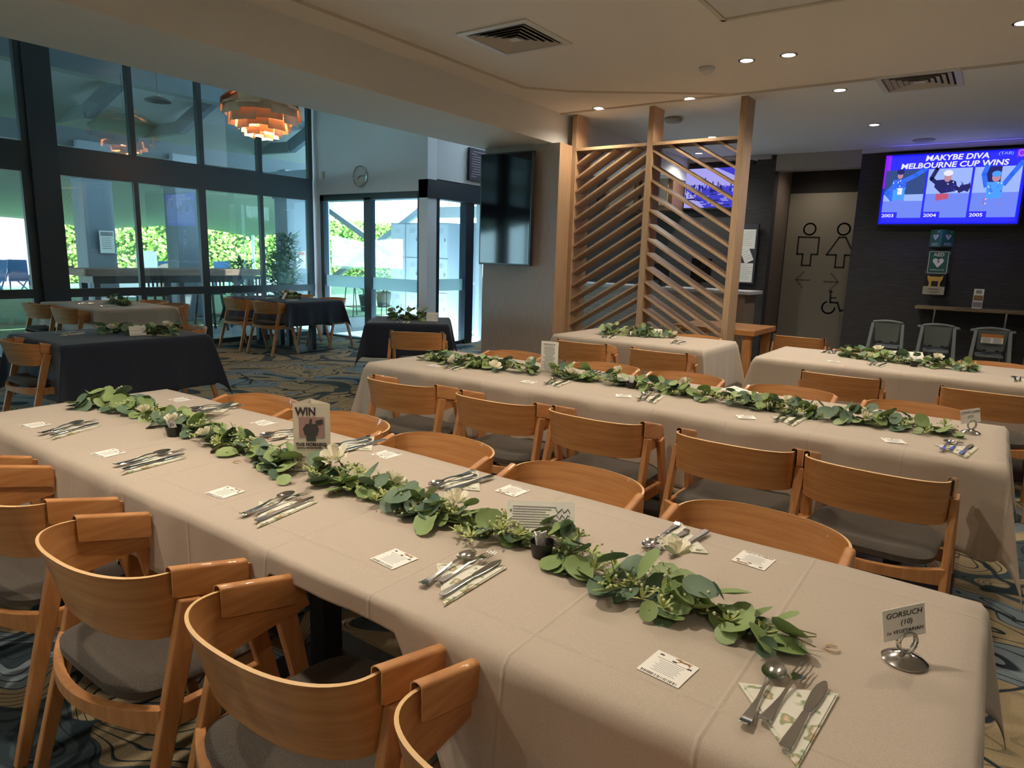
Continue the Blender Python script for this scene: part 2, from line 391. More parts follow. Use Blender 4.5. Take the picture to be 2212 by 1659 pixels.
# ---------------------------------------------------------------- window wall, x about -9.45
def win_bay(k, y0, y1, post):
    W = struct('window_%d' % k, 'dark framed floor to ceiling window bay looking out on the covered lawn', (-9.45, 0, 0))
    f = MB()
    f.box(-.08, .02, y0, y1, 2.22, 2.56); f.box(-.05, .03, y0, y1, .745, .85); f.box(-.06, .03, y0, y1, 0, .07); f.box(-.08, .02, y0, y1, 3.85, 3.96)
    n = 4; pitch = (y1 - y0 - .29) / n
    ys = [y0 + .29 + pitch * i for i in range(n + 1)]
    for i, y in enumerate(ys):
        if i == 0: continue
        t = .06 if i % 2 else .11
        if i == n: t = .1
        f.box(-.04, .02, y - t, y, .07, 2.22); f.box(-.05, .03, y - .07, y, 2.56, 3.86)
    f.build('window_frame', frame_dark, W)
    if post: MB().box(-.10, .06, y0, y0 + .29, 0, 3.95).build('post', M('post_steel', (0.035, 0.045, 0.058), 0.5), W)
    for i in range(n):
        a, b = ys[i], ys[i + 1] - .06
        for z0, z1 in ((.07, .745), (.85, 2.22), (2.56, 3.85)):
            MB().box(-.016, -.010, a, b, z0, z1).build('pane', glass, W)
    return W
win_bay(1, 3.38, 7.42, True); win_bay(2, -.54, 3.38, True); win_bay(3, -4.1, -.54, True)
# sliding doors in door wall
D = struct('door_1', 'glazed sliding door to the covered patio under a pale lintel', (0, 7.55, 0))
f = MB(); f.box(-9.36, -7.11, -.04, .06, 2.22, 2.32); f.box(-9.36, -9.28, -.04, .06, 0, 2.3); f.box(-8.31, -8.15, -.04, .06, 0, 2.25); f.box(-7.15, -7.11, -.04, .06, 0, 2.3); f.box(-9.36, -7.11, -.04, .06, 0, .03)
f.build('door_frame', M('door_frame_blue', (0.035, 0.055, 0.075), 0.45), D)
for a, b in ((-9.28, -8.31), (-8.15, -7.15)):
    MB().box(a, b, .005, .012, .03, 2.22).build('pane', glass, D)
    MB().box(a, b, -.002, .003, .83, 1.02).build('frosted_strip', frosted, D)
D = struct('door_2', 'dark framed entry door with a frosted strip beside the column', (-7.0, 0, 0))
f = MB(); f.box(-.12, .08, 7.5, 8.83, 2.22, 2.48); f.box(-.05, .05, 7.72, 7.78, 0, 2.22); f.box(-.06, .07, 8.38, 8.50, 0, 2.22); f.box(-.06, .05, 8.52, 8.60, 0, 2.22); f.box(-.03, .03, 7.72, 8.60, 0, .05)
f.build('door_frame', M('entry_frame_dark', (0.022, 0.030, 0.045), 0.4), D)
MB().box(-.005, .005, 7.78, 8.38, .05, 2.22).build('pane', glass, D)
MB().box(.008, .012, 7.78, 8.38, .86, 1.04).build('frosted_strip', frosted, D)
MB().box(-.005, .005, 8.60, 8.83, .05, 2.22).build('pane', glass, D)
for q in [o for o in bpy.data.objects if o.name.startswith('pane') and o.parent == D][1:]: pass
tag(MB().box(.02, .06, -.005, .10, -.06, .06).build('power_outlet', white_pl, None, bevel=.004, loc=(-9.3, 7.44, 2.63)), 'small pale switch plate high on the wall beside the top windows', 'switch')

# ================================================================ lamps
def downlight(x, y, z, warm=True, power=26, fixture=True, spot=150):
    c = (1.0, 0.85, 0.68) if warm else (1.0, 0.95, 0.86)
    o = None
    if fixture:
        o = thing('downlight', None, 'ceiling light', (x, y, z), group='recessed downlights')
        MB().lathe([(0.062, -.006), (.062, 0), (.048, 0), (.046, -.006)], 20, cap=False).build('trim_ring', white_pl, o)
        MB().lathe([(0.001, -.004), (.046, -.004)], 20, cap=False).build('lens', M('lens_warm' if warm else 'lens_white', (1, 1, 1), .5, emit=c, es=12), o)
    L = bpy.data.lights.new('downlight_beam', 'SPOT'); L.energy = power; L.color = c; L.spot_size = R(spot); L.spot_blend = .9; L.shadow_soft_size = .05
    lo = bpy.data.objects.new('downlight_beam', L); col.objects.link(lo)
    if o: lo.parent = o; lo.location = (0, 0, -.02)
    else: lo.location = (x, y, z - .02)
    return o
k = 1.17
DL = [(-1.78, 5.43, 'warm downlight in the textured ceiling next to the smoke detector', True, 40),
      (-1.48, 5.44, 'warm downlight in the textured ceiling, on the television side of a close pair', True, 40),
      (-3.55, 6.36, 'small downlight over the slatted screen end beside the column', True, 30),
      (-2.60, 6.39, 'small downlight over the middle of the slatted screen', True, 26),
      (-1.36, 6.69, 'white downlight in the grey rear ceiling just past the tall screen post', False, 34),
      (-1.33, 8.43, 'white downlight in the grey rear ceiling facing the toilet passage', False, 34),
      (-3.10, 8.42, 'white downlight seen just above the top rail of the slatted screen', False, 34),
      (-3.69, 9.55, 'white downlight seen through the upper slats over the betting counter', False, 34)]
for x, y, lb, wm, pw in DL:
    downlight(x, y, CZ, wm, pw)['label'] = lb
OVER = ['the window end of the front table', 'the middle of the front table', 'the window end of the middle table', 'the centre of the middle table', 'the name-card end of the middle table', 'the carpet behind the camera, added as fill, window side', 'the carpet behind the camera, added as fill, other side', 'the end of the table below the blue television', 'the table below the blue television', 'the open carpet past the front table']
pl_ = downlight(-2.35, 10.75, CZ, True, 13); pl_['label'] = 'downlight hidden in the passage ceiling in front of the toilet sign'
for x, y, pw in ((-2.75, .45, 80), (-1.35, 1.0, 66), (-2.9, 3.2, 44), (-1.45, 3.2, 46), (0.0, 3.2, 38), (-2.0, -1.2, 45), (1.0, -1.0, 45), (1.2, 5.4, 36), (-0.1, 5.45, 36), (2.6, 2.2, 35)):  # the pair behind the camera is unseen, added as fill light
    d_ = downlight(x, y, CZ, True, pw); d_['group'] = 'downlights over the tables'; d_['label'] = 'warm ceiling downlight above ' + OVER.pop(0)
# ceiling diffusers
def diffuser(x, y, z, label, s=.59):
    o = thing('air_vent', label, 'air vent', (x, y, z), group='ceiling air diffusers')
    h_ = s / 2; f = MB()
    pr = [(h_, 0), (h_, -.010), (h_ - .045, -.014), (h_ - .05, 0)]
    def ring(pr, mb):
        vs = []
        for r_, zz in pr: vs += [(-r_, -r_, zz), (r_, -r_, zz), (r_, r_, zz), (-r_, r_, zz)]
        mb.add(vs, [(i*4+k_, i*4+(k_+1) % 4, (i+1)*4+(k_+1) % 4, (i+1)*4+k_) for i in range(len(pr)-1) for k_ in range(4)])
    ring(pr, f); f.build('vent_frame', white_pl, o)
    MB().box(-h_+.04, h_-.04, -h_+.04, h_-.04, -.002, .004).build('vent_back', black_m, o)
    for i in range(5):
        b_ = MB(); r0 = h_ - .062 - i * .042
        ring([(r0, -.014), (r0 - .030, -.002)], b_); b_.build('louvre', M('louvre_paint', (0.52, 0.47, 0.40), .7), o, solid=.002)
    MB().add([(-.04, -.04, -.012), (.04, -.04, -.012), (.04, .04, -.012), (-.04, .04, -.012)], [(0, 1, 2, 3)]).build('vent_centre', white_pl, o)
    return o
diffuser(-3.00, 4.13, CZ, 'square four-way air diffuser in the textured ceiling by the long bulkhead')
diffuser(-.76, 6.68, CZ, 'square air diffuser in the grey rear ceiling in front of the blue television')
o = thing('smoke_detector', 'round white smoke detector beside two warm downlights', 'smoke detector', (-2.11, 5.49, CZ))
MB().lathe([(.06, 0), (.065, -.012), (.05, -.018), (.055, -.03), (.03, -.045), (.001, -.046)], 24).build('housing', white_pl, o, smooth='auto')
o = thing('smoke_detector', 'round grey speaker-like detector above the middle screen post', 'smoke detector', (-3.08, 7.16, CZ))
MB().lathe([(.09, 0), (.10, -.02), (.08, -.045), (.001, -.05)], 24).build('housing', M('det_grey', (.4, .38, .36), .6), o, smooth='auto')
tag(MB().lathe([(.12, 0), (.115, -.012), (.001, -.014)], 24).build('ceiling_speaker', M('speaker_grey', (.42, .40, .42), .7), None, loc=(-.97, 9.64, CZ)), 'flat round ceiling speaker close above the blue television', 'speaker')
o = thing('security_camera', 'small black dome camera under the cornice left of the toilet passage', 'camera', (-3.03, 10.0, 2.84))
MB().box(-.02, .02, -.03, .02, -.01, .02).build('bracket', white_pl, o); MB().sphere((0, -.04, -.03), .03, 10).build('lens_dome', gloss_black, o, smooth=True)

# artichoke pendant
lamp_c = M('copper_wood', (0.80, 0.58, 0.40), 0.5, noise=(4, (.64, .38, .22), (1, 1, 1), 3))
o = thing('pendant_lamp', 'layered copper-coloured artichoke pendant lamp hanging near the window wall', 'pendant lamp', (-7.7, 5.33, 2.77))
lv = [(.06, .12, .00, .08, 6), (.12, .20, .03, .14, 8), (.18, .28, .09, .22, 8), (.25, .36, .16, .32, 8), (.32, .43, .25, .42, 8), (.28, .41, .40, .50, 10), (.22, .38, .52, .58, 12), (.14, .30, .61, .65, 10)]
for i, (r0, r1, zb, zt, n) in enumerate(lv):
    for kx in range(n):
        a = 2 * PI * (kx + .5 * (i % 2)) / n; wd = PI * r1 / n * 1.12; jr = .016 * (1 if (kx + i) % 2 else -1); zj = .016 * (1 if kx % 2 else -1); c_, s_ = math.cos(a), math.sin(a)
        mb = MB(); mb.m = Matrix.Rotation(a, 4, 'Z')
        if i < 5: q = [(r0 + .0, zt + .03), (lerp(r0, r1, .75), zt), (r1, zt - .02), (r1 + .015, zb)] if i > 1 else [(r0, zt), (r1, zt - .03), (r1 - .01, zb), (r1 - .02, zb)]
        else: q = [(r0, zt), (r1, zb - .02), (r1 + .05, zb - .05), (r1 + .06, zb - .07)]
        vs = []
        for r_, z_ in q[:3 if i < 2 else 4]: r_ += jr * min(1, r_/.2); z_ += zj; vs += [(r_, -wd * (.8 if z_ - zj == q[0][1] else 1), z_), (r_ * 1.0, 0, z_ + .008), (r_, wd * (.8 if z_ == q[0][1] else 1), z_)]
        m_ = len(vs) // 3
        mb.add(vs, [(j*3+e, j*3+e+1, (j+1)*3+e+1, (j+1)*3+e) for j in range(m_-1) for e in (0, 1)])
        mb.build('lamp_leaf', lamp_c, o, solid=.004)
MB().tube([(0, 0, .6), (0, 0, 1.18)], .006).build('cable', black_m, o)
MB().lathe([(.05, .55), (.09, .45), (.09, .3), (.05, .2)], 16).build('bulb_housing', M('inner_glow', (1, .6, .35), .5, emit=(1, .62, .36), es=5), o, smooth=True)
L = bpy.data.lights.new('pendant_light', 'POINT'); L.energy = 24; L.color = (1, .72, .48); L.shadow_soft_size = .08
lo = bpy.data.objects.new('pendant_light', L); col.objects.link(lo); lo.parent = o; lo.location = (0, 0, .12)

# ================================================================ slatted screen
o = thing('slatted_screen', 'pale oak room divider with chevron slats between three tall posts', 'room divider', (0, 6.53, 0))
PX = (-3.92, -3.04, -2.13)
for x in PX:
    p = MB(); p.box(x - .03, x + .03, 0, .24, 0, CZ); p.build('post', screen_oak, o, bevel=.003)
def slat(x0, z0, x1, z1, par):
    # clip to frame 0.12..2.56
    lo_, hi_ = .12, 2.545
    def cl(xa, za, xb, zb):
        if za > hi_: t = (hi_ - zb) / (za - zb); xa, za = xb + (xa - xb) * t, hi_
        if za < lo_: t = (lo_ - zb) / (za - zb); xa, za = xb + (xa - xb) * t, lo_
        return xa, za
    if (z0 > hi_ and z1 > hi_) or (z0 < lo_ and z1 < lo_): return
    a = cl(x0, z0, x1, z1); b = cl(x1, z1, x0, z0)
    if math.hypot(a[0]-b[0], a[1]-b[1]) < .03: return
    MB().beam((a[0], .12, a[1]), (b[0], .12, b[1]), .2, .02, side=(0, 1, 0)).build('slat', screen_oak, par)
for pi_, (xa, xb) in enumerate(((PX[0]+.03, PX[1]-.03), (PX[1]+.03, PX[2]-.03))):
    MB().box(xa, xb, .0, .22, 2.545, 2.575).build('top_rail', screen_oak, o); MB().box(xa, xb, .0, .22, .09, .12).build('bottom_rail', screen_oak, o)
    for j in range(-2, 21):
        zl = 2.41 - .1445 * j if pi_ == 0 else 2.50 - .1445 * j + .144 * 3
        if pi_ == 0: slat(xa, zl, xb, zl + .5, o)
        else: slat(xa, zl, xb, zl - .5, o)

# ================================================================ portrait TV on column
o = thing('television', 'switched-off black television mounted upright on the wood-clad column', 'television', (-4.56, 6.20, 1.92))
MB().box(-.355, .355, -.02, .03, -.605, .605).build('bezel', M('tv_bezel', (.02, .02, .022), .3), o, bevel=.004)
MB().box(-.335, .335, -.024, -.019, -.585, .59).build('screen', gloss_black, o)
MB().box(-.2, .2, .03, .08, -.3, .3).build('bracket', black_metal, o)

# ================================================================ blue TV
def emis(name, c, s=1.0):
    return M(name, (0, 0, 0), .4, emit=c, es=s*.62, spec=.1)
E_ = {}
def em(c, s=1.0):
    key = (c, s)
    if key not in E_: E_[key] = emis('screen_colour', c, s)
    return E_[key]
TVX, TVZ = -.665, 2.385
o = thing('television', 'large lit television with blue screen about cup wins on the dark wall', 'television', (TVX, 9.98, TVZ))
MB().box(-.745, .745, 0, .06, -.44, .44).build('bezel', black_m, o, bevel=.004)
MB().box(-.2, .2, .06, .1, -.2, .2).build('bracket', black_metal, o)
mats = [em((.010, .012, .70), 1.3), em((.20, .01, .75), 1.3), em((.60, .66, .80), 1.1), em((.14, .22, .72), 1.1), em((.02, .06, .12), 1), em((.02, .12, .70), 1.2), em((.05, .28, .80), 1.2), em((.50, .25, .22), 1), em((.005, .008, .03), 1), em((.55, .08, .06), 1), em((.30, .42, .80), 1.1), em((.75, .75, .78), 1.1)]
s = MB(); s.box(-.725, .725, -.006, 0, -.42, .42, 0)
s.box(-.725, -.66, -.007, -.006, .02, .42, 1); s.box(.62, .725, -.007, -.006, .33, .42, 1)
def blob(mb, x, z, rx, rz_, y, mi, n=14):
    mb.wallpoly([(x + rx*math.cos(2*PI*i/n), z + rz_*math.sin(2*PI*i/n)) for i in range(n)], y, y + .0006, mi)
for i, (xa, xb) in enumerate(((-.70, -.265), (-.24, .21), (.235, .69))):
    s.box(xa, xb, -.008, -.007, -.345, .235, (4, 10, 10)[i]); s.box(xa, xb, -.0085, -.008, -.345, -.14, 3)
    s.box(xa, xb, -.0088, -.0084, -.14, -.06, (10, 3, 3)[i])
    s.box(xa - .003, xa + .175, -.011, -.0105, -.36, -.275, 0)
# jockeys
def limb(mb, pts, w_, y, mi):
    for a, b in zip(pts, pts[1:]):
        dx, dz = b[0]-a[0], b[1]-a[1]; l = math.hypot(dx, dz); nx, nz = -dz/l*w_/2, dx/l*w_/2
        mb.wallpoly([(a[0]-nx, a[1]-nz), (b[0]-nx, b[1]-nz), (b[0]+nx, b[1]+nz), (a[0]+nx, a[1]+nz)], y, y+.0005, mi)
        blob(mb, b[0], b[1], w_/2, w_/2, y, mi, 8)
s.cur = 0
limb(s, [(-.50, .10), (-.37, .17), (-.28, .235)], .055, -.0095, 5); limb(s, [(-.55, .08), (-.66, -.04), (-.58, -.13)], .07, -.0095, 5)
s.wallpoly([(-.61, .12), (-.47, .13), (-.46, .02), (-.50, -.12), (-.62, -.12), (-.64, 0)], -.0098, -.0093, 5)
s.wallpoly([(-.60, .0), (-.47, .02), (-.47, -.14), (-.60, -.16)], -.010, -.0096, 6); blob(s, -.54, .17, .03, .04, -.010, 7); blob(s, -.54, .215, .042, .035, -.0102, 8); s.box(-.55, -.50, -.0104, -.0100, -.06, .02, 11)
limb(s, [(-.13, .06), (-.20, .12), (-.15, .24)], .045, -.0095, 8)
s.wallpoly([(-.15, .10), (-.02, .11), (.06, .08), (.09, -.03), (-.08, -.06), (-.16, .02)], -.0098, -.0093, 8)
blob(s, -.03, .13, .038, .055, -.010, 7); blob(s, -.03, .18, .05, .035, -.0102, 11); s.wallpoly([(.07, .02), (.20, .05), (.22, .0), (.10, -.06)], -.0098, -.0093, 8); s.box(-.13, .0, -.0099, -.0095, -.14, -.06, 9)
limb(s, [(.37, .0), (.33, .15), (.36, .26)], .05, -.0095, 5); limb(s, [(.53, .02), (.60, .14), (.68, .27)], .05, -.0095, 5)
s.box(.33, .50, -.0092, -.0088, .04, .235, 8); s.wallpoly([(.37, .06), (.53, .06), (.53, -.14), (.38, -.14)], -.0098, -.0093, 6)
blob(s, .455, .11, .042, .05, -.010, 7); blob(s, .455, .15, .047, .035, -.0102, 6); s.box(.36, .54, -.0099, -.0095, -.19, -.13, 9)
for j in range(3): s.box(.375 + j*.055, .395 + j*.055, -.0101, -.0098, -.19, -.13, 11)
random.seed(12)
for cx_, cz_, n_ in ((-.54, .04, 16), (.05, .02, 10), (.45, .0, 12)):
    for i in range(n_): blob(s, cx_ + random.uniform(-.075, .075), cz_ + random.uniform(-.07, .07), .007, .009, -.0104, random.choice([11, 5, 0]), 6)
s.wallpoly([(.11, .0), (.13, .07), (.145, .02), (.185, .02), (.20, .075), (.215, .01), (.19, -.05)], -.0101, -.0098, 8)
for cx_ in (-.53, -.01, .46): blob(s, cx_, -.16, .10, .035, -.0108, 3, 12)
text_mb(s, 'MAKYBE DIVA', .088, (0.03, -.011, .335), align='CENTER', xs=1.16, mi=11, bold=.0022, shear=.12)
text_mb(s, 'MELBOURNE CUP WINS', .088, (0.0, -.011, .25), align='CENTER', xs=1.16, mi=11, bold=.0022, shear=.12)
for i, x in enumerate((-.695, -.235, .24)): text_mb(s, ('2003', '2004', '2005')[i], .055, (x, -.0125, -.335), xs=1.25, mi=11, bold=.001)
text_mb(s, '(TAB)', .045, (.44, -.011, .365), xs=1.3, mi=10); s.tube([(.66 + .028*math.cos(t*PI/8), -.009, .375 + .033*math.sin(t*PI/8)) for t in range(16)], .003, 4, True, 10)
s.build('screen', mats, o)
L = bpy.data.lights.new('screen_light', 'AREA'); L.energy = 34; L.color = (.16, .14, 1); L.shape = 'RECTANGLE'; L.size = 1.4; L.size_y = .8
lo = bpy.data.objects.new('screen_light', L); col.objects.link(lo); lo.parent = o; lo.location = (0, -.03, 0); lo.rotation_euler = (PI/2, 0, 0)

# ================================================================ bar / betting corner seen through the screen
o = thing('television', 'lit television with a purple-blue race crowd behind the slatted screen', 'television', (-3.67, 10.02, 2.49))
MB().box(-.39, .39, 0, .06, -.30, .30).build('bezel', black_m, o)
s = MB(); s.box(-.37, .37, -.004, 0, -.28, .28, 0); random.seed(4)
s.wallpoly([(-.37, .28), (.1, .28), (.37, .16), (.37, .02), (-.37, .05)], -.006, -.005, 1); s.wallpoly([(-.37, -.28), (-.37, 0), (-.05, -.28)], -.006, -.005, 1)
for i in range(60):
    x = random.uniform(-.36, .36); z = random.gauss(.0, .05); s.box(x-.008, x+.008, -.008, -.007, z-.03, z+.02, random.choice([1, 2, 2]))
for i in range(26):
    x = random.uniform(-.3, .3); z = random.uniform(-.26, -.08); s.box(x-.05, min(x+.05, .36), -.008, -.007, z-.006, z+.006, random.choice([1, 2]))
s.build('screen', [em((.05, .05, .55), 1), em((.38, .36, .85), 1), em((.01, .01, .10), 1)], o)
for (x0, x1, z0, z1, lb) in ((-4.55, -4.06, 2.15, 2.86, 'oak wall cupboard with pale door beside the race television'), (-5.15, -4.60, 2.15, 2.86, 'oak wall cupboard next to the black menu screens'),):
    o = thing('wall_cupboard', lb, 'cupboard', (0, 9.6, 0), group='cupboards over the counter')
    MB().box(x0, x1, 0, .48, z0, z1).build('body', M('cupboard_oak', (.22, .11, .05), .5), o); MB().box(x0+.07, x1-.07, -.012, 0, z0+.07, z1-.07).build('door', M('cupboard_door', (.42, .33, .24), .5), o)
for j, (x, lb) in enumerate(((-5.75, 'black menu screen high on the bar wall nearer the cupboards'), (-6.30, 'black menu screen high on the bar wall farther from the cupboards'))):
    tag(MB().box(-.25, .25, 0, .05, 2.2, 2.85).build('menu_screen', black_m, None, loc=(x, 9.95, 0)), lb, 'screen', 'black bar screens')
white_stone = M('stone_top', (.55, .55, .55), .35, noise=(14, (.42, .43, .45), (1, 1, 1), 4))
o = thing('service_counter', 'pale fronted service counter with glossy stone top behind the slatted screen', 'counter', (0, 8.35, 0))
MB().box(-5.3, -2.45, 0, .55, 1.04, 1.08).build('countertop', white_stone, o, bevel=.004)
tl = M('counter_tiles', (.42, .40, .37), .5); n = tl.node_tree; br = n.nodes.new('ShaderNodeTexBrick'); br.inputs['Scale'].default_value = 6; br.inputs['Color1'].default_value = (.45, .42, .38, 1); br.inputs['Color2'].default_value = (.36, .34, .31, 1); br.inputs['Mortar'].default_value = (.25, .24, .22, 1)
tcx = n.nodes.new('ShaderNodeTexCoord'); mpx = n.nodes.new('ShaderNodeMapping'); mpx.inputs['Rotation'].default_value = (PI/2, 0, 0); n.links.new(tcx.outputs['Object'], mpx.inputs[0]); n.links.new(mpx.outputs[0], br.inputs['Vector']); n.links.new(br.outputs['Color'], n.nodes['Principled BSDF'].inputs['Base Color'])
MB().box(-5.2, -2.62, .06, .10, 0, 1.04).build('front_panel', tl, o); MB().box(-2.62, -2.52, .06, .5, 0, 1.04).build('end_panel', M('end_oak', (.22, .16, .11), .6), o)
random.seed(9)
for i, (x, hh, cc, nm, lb) in enumerate(((-3.70, .22, black_m, 'card_terminal', 'black payment terminal on the counter behind the slatted screen'), (-3.15, .30, black_m, 'monitor', 'small black monitor on the counter behind the slatted screen'))):
    o = thing(nm, lb, 'device', (x, 8.55, 1.08)); MB().box(-.06, .06, -.05, .05, 0, .02).build('base', cc, o); MB().box(-.02, .02, -.01, .01, .02, .1).build('stand', cc, o); MB().box(-.13, .13, -.02, .01, .08, hh + .08).build('display', gloss_black, o)
# notice board
o = thing('notice_board', 'black notice board with papers pinned on it beside the toilet passage', 'notice board', (-3.05, 10.0, 1.55))
MB().box(-.20, .15, .0, .06, -.42, .42).build('board', M('board_black', (.05, .055, .065), .7), o)
def sheet(name, label, cat, x, y, z, w_, h_, rot=0, group=None, lines=8):
    o = thing(name, label, cat, (x, y, z), group=group)
    c_, s_ = math.cos(rot), math.sin(rot)
    P = lambda a, b: (a*c_-b*s_, a*s_+b*c_)
    MB().wallpoly([P(-w_/2, -h_/2), P(w_/2, -h_/2), P(w_/2, h_/2), P(-w_/2, h_/2)], 0, .002).build('paper_sheet', paper, o)
    m = MB(); random.seed(int(x*100))
    for i in range(lines):
        zz = h_/2 - h_*.12 - i*h_*.8/lines; ll = random.uniform(.5, .85)*w_
        m.wallpoly([P(-w_*.42, zz-.003), P(-w_*.42+ll, zz-.003), P(-w_*.42+ll, zz), P(-w_*.42, zz)], -.001, 0)
    m.build('print', grey_ink, o); return o
sheet('notice', 'white printed sheet pinned at the top of the notice board', 'paper', -3.02, 9.995, 1.76, .19, .27, group='papers on the notice board')
sheet('notice', 'crooked white card pinned in the middle of the notice board', 'paper', -3.03, 9.99, 1.54, .13, .22, .45, group='papers on the notice board', lines=5)
sheet('notice', 'white printed sheet pinned at the bottom of the notice board', 'paper', -3.03, 9.995, 1.285, .21, .27, group='papers on the notice board')

# ================================================================ toilet sign panel
o = thing('toilet_sign_panel', 'tall grey panel with outline figures, dotted arrows and a wheelchair symbol', 'sign', (0, 11.3, 0))
MB().box(-2.84, -1.70, 0, .04, 0.05, 2.50).build('panel', M('panel_grey', (.30, .28, .23), .6), o, bevel=.003)
s = MB()
def ln(pts, w_=.022, y=-.002, closed=True, mb=None):
    mb = mb or s; q = pts + ([pts[0]] if closed else [])
    for a, b in zip(q, q[1:]):
        dx, dz = b[0]-a[0], b[1]-a[1]; l = math.hypot(dx, dz)
        if l < 1e-6: continue
        ux, uz = dx/l*w_/2, dz/l*w_/2; nx, nz = -dz/l*w_/2, dx/l*w_/2
        mb.wallpoly([(a[0]-nx-ux*.9, a[1]-nz-uz*.9), (b[0]-nx+ux*.9, b[1]-nz+uz*.9), (b[0]+nx+ux*.9, b[1]+nz+uz*.9), (a[0]+nx-ux*.9, a[1]+nz-uz*.9)], y, 0)
def circ(x, z, r_, n=24, a0=0, a1=2*PI): return [(x + r_*math.cos(a0+(a1-a0)*i/n), z + r_*math.sin(a0+(a1-a0)*i/n)) for i in range(n + (0 if a1-a0 > 6.2 else 1))]
ln(circ(-2.50, 1.965, .085)); ln([(-2.65, 1.845), (-2.35, 1.84), (-2.35, 1.585), (-2.44, 1.585), (-2.44, 1.415), (-2.565, 1.415), (-2.565, 1.585), (-2.65, 1.585)])
ln(circ(-2.02, 1.965, .085)); ln([(-2.07, 1.845), (-1.98, 1.845), (-1.84, 1.585), (-1.965, 1.585), (-1.965, 1.40), (-2.085, 1.40), (-2.085, 1.585), (-2.22, 1.585)])
for i in range(9):
    x = -2.63 + i*.025; s.wallpoly(circ(x, 1.19, .010, 6), -.003, 0)
    x = -2.01 - i*.025; s.wallpoly(circ(x, 1.18, .010, 6), -.003, 0)
for i in range(1, 6):
    for sg in (1, -1):
        s.wallpoly(circ(-2.63 + i*.022, 1.19 + sg*i*.024, .010, 6), -.003, 0); s.wallpoly(circ(-2.01 - i*.022, 1.18 + sg*i*.024, .010, 6), -.003, 0)
ln(circ(-2.11, .79, .09, 20, PI*.62, PI*2.0), closed=False); s.wallpoly(circ(-2.10, 1.03, .025, 10), -.003, 0)
ln([(-2.10, .99), (-2.09, .87), (-1.99, .87), (-1.94, .75), (-1.90, .76)], .026, closed=False); ln([(-2.10, .94), (-2.02, .94)], .018, closed=False)
s.build('pictograms', black_m, o)

# AED group
green = M('aed_green', (.02, .14, .10), .5); paleg = M('aed_pale', (.55, .62, .58), .6)
def heart(mb, x, z, s_, y, mi): mb.wallpoly([(x, z - s_), (x + s_*.9, z + .15*s_), (x + s_*.85, z + .6*s_), (x + s_*.45, z + .8*s_), (x, z + .5*s_), (x - s_*.45, z + .8*s_), (x - s_*.85, z + .6*s_), (x - s_*.9, z + .15*s_)], y, y + .001, mi)
def bolt(mb, x, z, s_, y, mi): mb.wallpoly([(x + .25*s_, z + .6*s_), (x - .3*s_, z), (x, z), (x - .2*s_, z - .6*s_), (x + .35*s_, z + .12*s_), (x + .05*s_, z + .12*s_)], y, y + .001, mi)
o = thing('defibrillator_sign', 'green folded sign with two hearts above the framed notice', 'sign', (-.67, 10.0, 1.795))
MB().add([(-.13, .09, -.105), (0, 0, -.105), (.13, .09, -.105), (-.13, .09, .105), (0, 0, .105), (.13, .09, .105)], [(0, 1, 4, 3), (1, 2, 5, 4), (0, 2, 1), (3, 4, 5), (0, 3, 5, 2)]).build('sign_panel', green, o)
for sg in (-1, 1):
    s = MB(); s.m = Matrix.Translation((sg*.065, .042, 0)) @ Matrix.Rotation(sg*math.atan2(.09, .13), 4, 'Z')
    heart(s, 0, .015, .04, -.004, 0); bolt(s, 0, .02, .03, -.006, 1); s.box(.025, .04, -.004, -.003, .07, .085, 0)
    text_mb(s, 'AED', .05, (0, -.003, -.09), align='CENTER', mi=0); s.build('lettering', [paleg, green], o)
o = thing('defibrillator_notice', 'clear-mounted AED notice with white heart and bolt', 'sign', (-.675, 10.05, 1.50))
MB().box(-.105, .105, 0, .012, -.135, .135).build('backing', green, o); s = MB()
for a in ((-.105, .105, -.135, -.129), (-.105, .105, .129, .135), (-.105, -.099, -.135, .135), (.099, .105, -.135, .135)): s.box(a[0], a[1], -.002, 0, a[2], a[3], 0)
heart(s, 0, .0, .065, -.002, 0); bolt(s, 0, .01, .05, -.004, 1); text_mb(s, 'AED', .06, (0, -.002, .075), align='CENTER', mi=0, bold=.001); text_mb(s, 'DEFIBRILLATOR', .022, (0, -.002, -.10), align='CENTER', mi=0)
s.build('lettering', [paper, green], o)
for x in (-.12, .12):
    for z in (-.115, .10): MB().lathe([(.006, 0), (.006, .012)], 8, (x, 0, z)).build('fixing_bolt', chrome, o)
MB().box(-.13, .13, .012, .016, -.14, .14).build('acrylic_plate', glass, o)
o = thing('defibrillator', 'yellow and black defibrillator unit in a wall bracket', 'defibrillator', (-.675, 9.96, 1.25))
MB().box(-.115, .115, .03, .14, -.06, .11).build('case', black_m, o, bevel=.01)
MB().wallpoly([(-.085, .09), (-.06, .075), (.06, .075), (.085, .09), (.08, .04), (.06, .0), (.065, -.06), (-.065, -.06), (-.06, .0), (-.08, .04)], .0, .03).build('face', M('yellow_pl', (.62, .38, .08), .5), o, bevel=.004)
MB().box(-.035, .035, -.004, 0, -.045, .02).build('display', black_m, o)
s = MB(); s.box(-.115, .115, -.02, -.015, -.145, -.045, 0); text_mb(s, 'Defibrillator', .024, (0, -.022, -.085), align='CENTER', mi=1); text_mb(s, 'In case of emergency', .016, (0, -.022, -.11), align='CENTER', mi=1); text_mb(s, 'call 000 first', .016, (0, -.022, -.13), align='CENTER', mi=1)
s.build('label_plate', [M('plate_beige', (.42, .39, .30), .6), ink], o)

